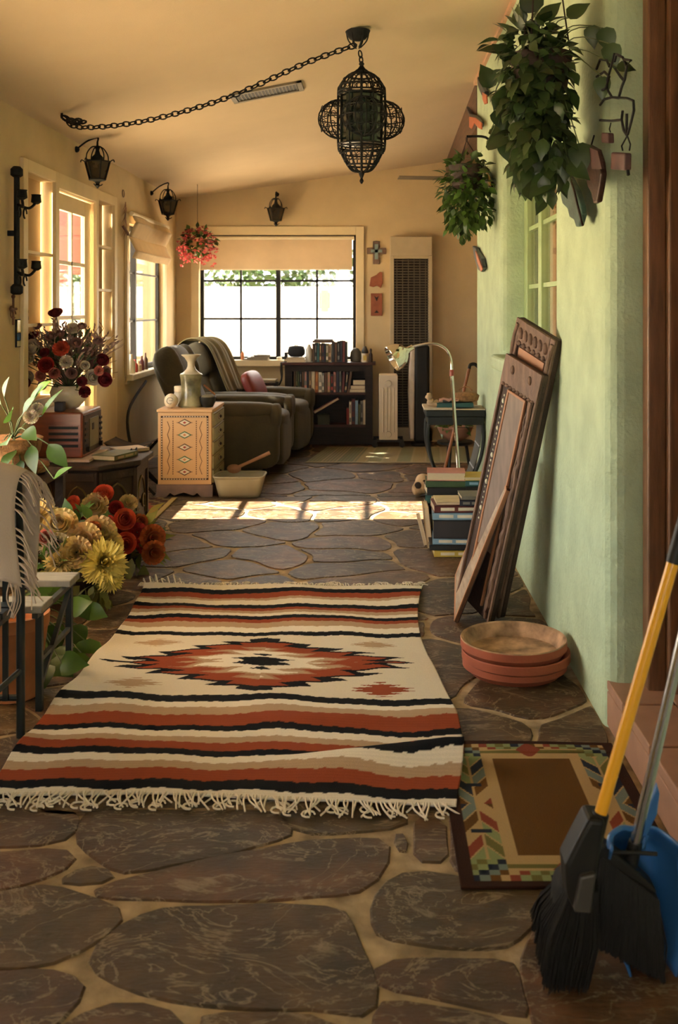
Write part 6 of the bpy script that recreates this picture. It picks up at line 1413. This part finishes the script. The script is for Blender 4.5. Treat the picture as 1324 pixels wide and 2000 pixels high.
# side window sill clutter
for i, (y, h, r, c, nm, lb) in enumerate(((8.66, .16, .035, 'white', 'white_bottle', 'white bottle at the near end of the side window sill'), (8.80, .11, .026, 'red', 'red_bottle', 'small red bottle second along the side window sill'), (8.93, .09, .03, 'tan', 'tan_jar', 'tan jar in the middle of the side window sill'), (9.06, .13, .022, 'maroon', 'maroon_bottle', 'slim maroon bottle fourth along the side window sill'), (9.2, .15, .024, 'brown', 'brown_bottle', 'brown bottle at the far end of the side window sill'))):
    tag(MB().lathe([(r * .9, 0), (r, .008), (r, h * .6), (r * .4, h * .78), (r * .4, h)], (XL + .01, y, .841), 16).build(nm, bcol(c)), lb, 'bottle')
# pink hanging basket
hb = thing('hanging_basket', 'hanging basket of pink silk flowers by the window\'s upper left', 'hanging basket', (-1.66, 9.9, 1.85))
xh, yh = -1.68, 9.9
MB().tube([(xh, yh, 2.10), (xh, yh, ceilz(xh, yh))], .002, 5).build('cord', m_plas, hb)
MB().lathe([(.02, 1.95), (.08, 1.98), (.10, 2.05), (.095, 2.055), (.001, 2.04)], (xh, yh, 0), 18).build('basket', m_wick, hb)
mb = MB(); spray(mb, (xh, yh, 2.03), (.17, .15, .14), 170, .07, 41, up=.1); mb.build('foliage', m_lf, hb, tint=True)
mb = MB(); rr = random.Random(42)
for i in range(260):
    a = rr.random() * 2 * PI; k = math.sqrt(rr.random()); z = 2.19 - .32 * rr.random() ** 1.0; rad = .19 * (k * .5 + .5) * (1 - max(0, (z - 2.08) / .2))
    c = Vector((xh + math.cos(a) * rad, yh + math.sin(a) * rad, z - .10 * k * (rr.random() ** 2)))
    for j in range(4): b = j * PI / 2 + rr.random(); mb.leaf(c, (math.cos(b), math.sin(b), rr.uniform(-.8, .3)), (0, 0, 1), .028, .02, tint=(rr.uniform(.7, 1.3),) * 3, shape=(.3, 1, .9, .3))
mb.build('blossoms', fm('hotpink', (.62, .12, .13)), hb, tint=True)
# ---------------------------------------------------------------- hanging plants and ornaments on the green wall
def hanging(name, label, c, r, n, L, seed, top):
    t = thing('hanging_plant', label, 'hanging plant', c)
    MB().lathe([(.06, -.08), (.09, -.06), (.11, .06), (.115, .07), (.10, .07), (.001, .05)], c, 20).build('pot', m_carvd, t)
    mb = MB()
    for k in range(3): a = k * 2.1; mb.tube([(c[0] + .105 * math.cos(a), c[1] + .105 * math.sin(a), c[2] + .065), (c[0], c[1], top - .02)], .003, 5)
    mb.tube([(c[0], c[1], top - .03), (c[0], c[1], top)], .006, 6); mb.build('hanger', m_carvd, t)
    return t
hp = hanging('big', 'large dark trailing plant hanging before the green wall window', (.60, 3.62, 2.22), 0, 0, 0, 0, ceilz(.6, 3.62))
mb = MB(); rr = random.Random(51)
spray(mb, (.575, 3.62, 2.20), (.125, .23, .20), 620, .064, 52, up=-.3, W=.66, down=.2); spray(mb, (.585, 3.56, 1.98), (.10, .2, .20), 380, .066, 53, up=-.6, W=.66); spray(mb, (.54, 3.66, 2.36), (.13, .15, .06), 60, .08, 54, up=.3, W=.6)
mb.build('foliage', m_lfd, hp, tint=True)
mb = MB(); ms = MB()
for i, (u, v, Y, ax, L) in enumerate(((1000, 115, 3.7, (-.6, -.1, .5), .09), (962, 170, 3.8, (-.4, 0, .8), .10), (970, 215, 3.7, (.2, -.3, -.8), .085), (960, 250, 3.75, (.3, -.4, -.2), .085), (950, 282, 3.72, (.6, -.5, .1), .10), (985, 275, 3.7, (.2, -.3, -.9), .09), (1010, 180, 3.6, (-.6, -.3, -.1), .10), (1030, 320, 3.6, (.1, -.3, -1), .11), (1068, 320, 3.5, (-.1, -.3, -1), .11), (1075, 345, 3.45, (-.6, -.3, -.5), .11), (1105, 290, 3.45, (-.1, -.3, -1), .12), (1130, 280, 3.4, (.1, -.3, -1), .11), (1010, 300, 3.6, (0, -.3, -1), .09), (1045, 285, 3.5, (0, -.3, -1), .11), (1110, 320, 3.4, (.5, -.3, -.4), .09), (1155, 50, 3.5, (.1, -.1, -1), .08), (1178, 55, 3.35, (.3, -.2, -1), .09), (1190, 85, 3.3, (.2, -.2, -1), .09), (1040, 25, 3.6, (-.1, -.1, 1), .12), (1060, 40, 3.55, (.5, -.1, .6), .09), (1110, 35, 3.5, (.6, -.1, .5), .09), (1175, 150, 3.35, (.0, -.2, -1), .08), (1205, 130, 3.25, (.6, -.2, -.1), .06))):
    tv = rr.uniform(.7, 1.4); c = P(u, v, Y); mb.leaf(c, ax, (-.3, -1, .5), L, L * .72, tint=(tv, tv, tv), shape=HEART, curl=.2); ms.tube(bez([(.6, 3.62, 2.25), (Vector((.6, 3.62, 2.25)) + c) / 2 + Vector((0, 0, .06)), c], 4), .002, 5)
mb.build('trailing_leaves', m_lfd, hp, tint=True); ms.build('vine', m_stem, hp)
h2 = hanging('small', 'smaller bushy green plant hanging farther along the green wall', (.60, 6.45, 2.22), 0, 0, 0, 0, 2.47)
MB().tube(bez([(XR, 6.45, 2.40), (.72, 6.45, 2.47), (.60, 6.45, 2.475)], 5), .008, 8).build('bracket', m_iron, h2)
mb = MB(); spray(mb, (.60, 6.45, 2.17), (.17, .22, .20), 380, .07, 61, up=-.2, W=.6); spray(mb, (.60, 6.42, 2.00), (.15, .18, .12), 200, .07, 62, up=-.6, W=.55)
for k in range(4): spray(mb, (.50 + .03 * k, 6.4, 1.92 - .02 * k), (.025, .03, .06), 10, .06, 70 + k, up=-.9)
mb.build('foliage', m_lf, h2, tint=True)
def plate(mb, uv, X, th=.012, m=0):            # outline on a plane hugging the green wall
    q = [PW(u, v, X) for u, v in uv]; n = len(q); a = sum((q[i].y * q[(i + 1) % n].z - q[(i + 1) % n].y * q[i].z) for i in range(n))
    if a < 0: q = q[::-1]
    vs = q + [p + Vector((-th, 0, 0)) for p in q]
    mb._add(vs, [tuple(range(n))[::-1], tuple(range(n, 2 * n))] + [(i, (i + 1) % n, n + (i + 1) % n, n + i) for i in range(n)], m); return mb
m_patina = mat('green_patina', (.035, .075, .055), .55, var=.6, scale=14, bump=.3); m_copper = mat('brown_copper', (.06, .028, .018), .5, metal=.3, var=.5, scale=12, bump=.3); m_bell = mat('mauve_clay', (.085, .038, .034), .6, var=.3)
def wire2(uvs, X, r=.004, mb=None): return mb.tube([PW(u, v, X) for u, v in uvs], r, 6)
lf_ = thing('metal_leaf', 'green patinated metal leaf hanging low on the green wall', 'wall ornament', tuple(PW(1125, 390, .76)))
plate(MB(), [(1107, 333), (1122, 345), (1136, 372), (1145, 400), (1147, 420), (1141, 442), (1135, 443), (1131, 430), (1122, 424), (1118, 408), (1108, 398), (1104, 380), (1106, 368), (1102, 352)], .745, .02).build('blade', m_patina, lf_, bevel=.006)
wire2([(1109, 335), (1122, 375), (1130, 410), (1138, 440)], .722, .004, MB()).build('midrib', m_copper, lf_)
MB().tube([PW(1108, 333, .745) + Vector((-.01, 0, 0)), PW(1104, 318, .775)], .003, 5).build('hanger', m_iron, lf_)
l2 = thing('metal_leaf', 'brown copper leaf pendant hanging right of the green one', 'wall ornament', tuple(PW(1168, 340, .76)))
plate(MB(), [(1146, 280), (1160, 283), (1176, 292), (1183, 315), (1186, 340), (1182, 368), (1177, 395), (1170, 398), (1166, 378), (1158, 364), (1154, 340), (1150, 310)], .745, .02).build('blade', m_copper, l2, bevel=.006)
plate(MB(), [(1156, 288), (1172, 295), (1180, 330), (1160, 330)], .724, .008).build('inlay', m_bell, l2)
MB().tube([PW(1160, 285, .745) + Vector((-.01, 0, 0)), PW(1160, 265, .775)], .003, 5).build('hanger', m_iron, l2)
wc = thing('wind_chime', 'iron wire figure with two square clay bells near the doorway', 'wind chime', tuple(PW(1205, 200, .75)))
mb = MB(); Xw = .755
for uvs in ([(1165, 135), (1172, 116), (1185, 118), (1190, 130)], [(1165, 150), (1180, 140), (1190, 150), (1183, 172), (1172, 178)], [(1200, 105), (1192, 135), (1186, 155), (1186, 175), (1195, 190), (1208, 192), (1214, 170), (1220, 155), (1224, 130), (1216, 112)], [(1216, 112), (1204, 106), (1200, 120)], [(1202, 135), (1212, 150), (1219, 158)], [(1222, 130), (1232, 118), (1218, 116)], [(1172, 205), (1180, 194), (1195, 190), (1225, 192), (1237, 197), (1238, 215), (1232, 240), (1226, 262)], [(1172, 235), (1195, 236), (1214, 234), (1216, 216)], [(1214, 234), (1218, 255), (1224, 264), (1226, 262)], [(1224, 222), (1223, 262)]):
    wire2(uvs if len(uvs) < 4 else uvs, Xw, .0042, mb)
mb.build('wire_frame', m_iron, wc)
mb = MB(); wire2([(1193, 240), (1190, 252), (1192, 258)], Xw, .002, mb); wire2([(1225, 265), (1214, 285), (1216, 294)], Xw, .0025, mb); wire2([(1225, 265), (1231, 282), (1229, 294)], Xw, .0025, mb); mb.build('bell_wire', m_iron, wc)
plate(MB(), [(1186, 259), (1199, 260), (1200, 280), (1186, 279)], .768, .02).build('bell', m_bell, wc, bevel=.004)
plate(MB(), [(1207, 297), (1234, 299), (1233, 333), (1205, 331)], .768, .022).build('bell', m_bell, wc, bevel=.005)
mb = MB(); wire2([(1226, 333), (1227, 342)], .745, .005, mb); mb.build('clapper', m_iron, wc)
m_red3 = mat('coral_glaze', (.5, .13, .06), .4); m_navy = mat('ink_glaze', (.02, .035, .05), .4); m_gol = mat('gold_glaze', (.45, .25, .05), .4)
for nm, body, acc, ac_m, lb in (('ceramic_bird', [(930, 480), (937, 484), (940, 493), (948, 505), (951, 522), (947, 531), (941, 527), (934, 505)], [(930, 490), (934, 497), (944, 526), (941, 530), (934, 512)], m_red3, 'dark blue and coral ceramic bird, lowest on the green wall\'s far end'),
                               ('ceramic_bird', [(950, 325), (958, 335), (965, 350), (964, 366), (958, 366), (953, 350)], [(951, 333), (957, 345), (960, 364), (955, 358)], m_gol, 'dark ceramic bird with gold stripe beside the smaller plant'),
                               ('ceramic_bird', [(917, 208), (925, 222), (936, 226), (945, 238), (944, 250), (936, 246), (924, 232)], [(918, 228), (930, 230), (942, 240), (942, 253), (936, 250), (928, 240), (922, 252), (918, 248)], m_red3, 'coral and dark ceramic bird at the green wall\'s far top corner'),
                               ('ceramic_bird', [(940, 150), (947, 162), (955, 178), (954, 190), (948, 186), (941, 168)], [(944, 180), (952, 186), (953, 202), (948, 204), (944, 194)], m_red3, 'small dark ceramic bird above the coral one on the green wall')):
    t = thing(nm, lb, 'wall ornament', tuple(PW(*body[3], .765))); plate(MB(), body, .775, .03).build('body', m_navy, t, bevel=.008); plate(MB(), acc, .745, .008).build('accent', ac_m, t, bevel=.002)
for o in bpy.data.objects:
    if '_o' in o: del o['_o']
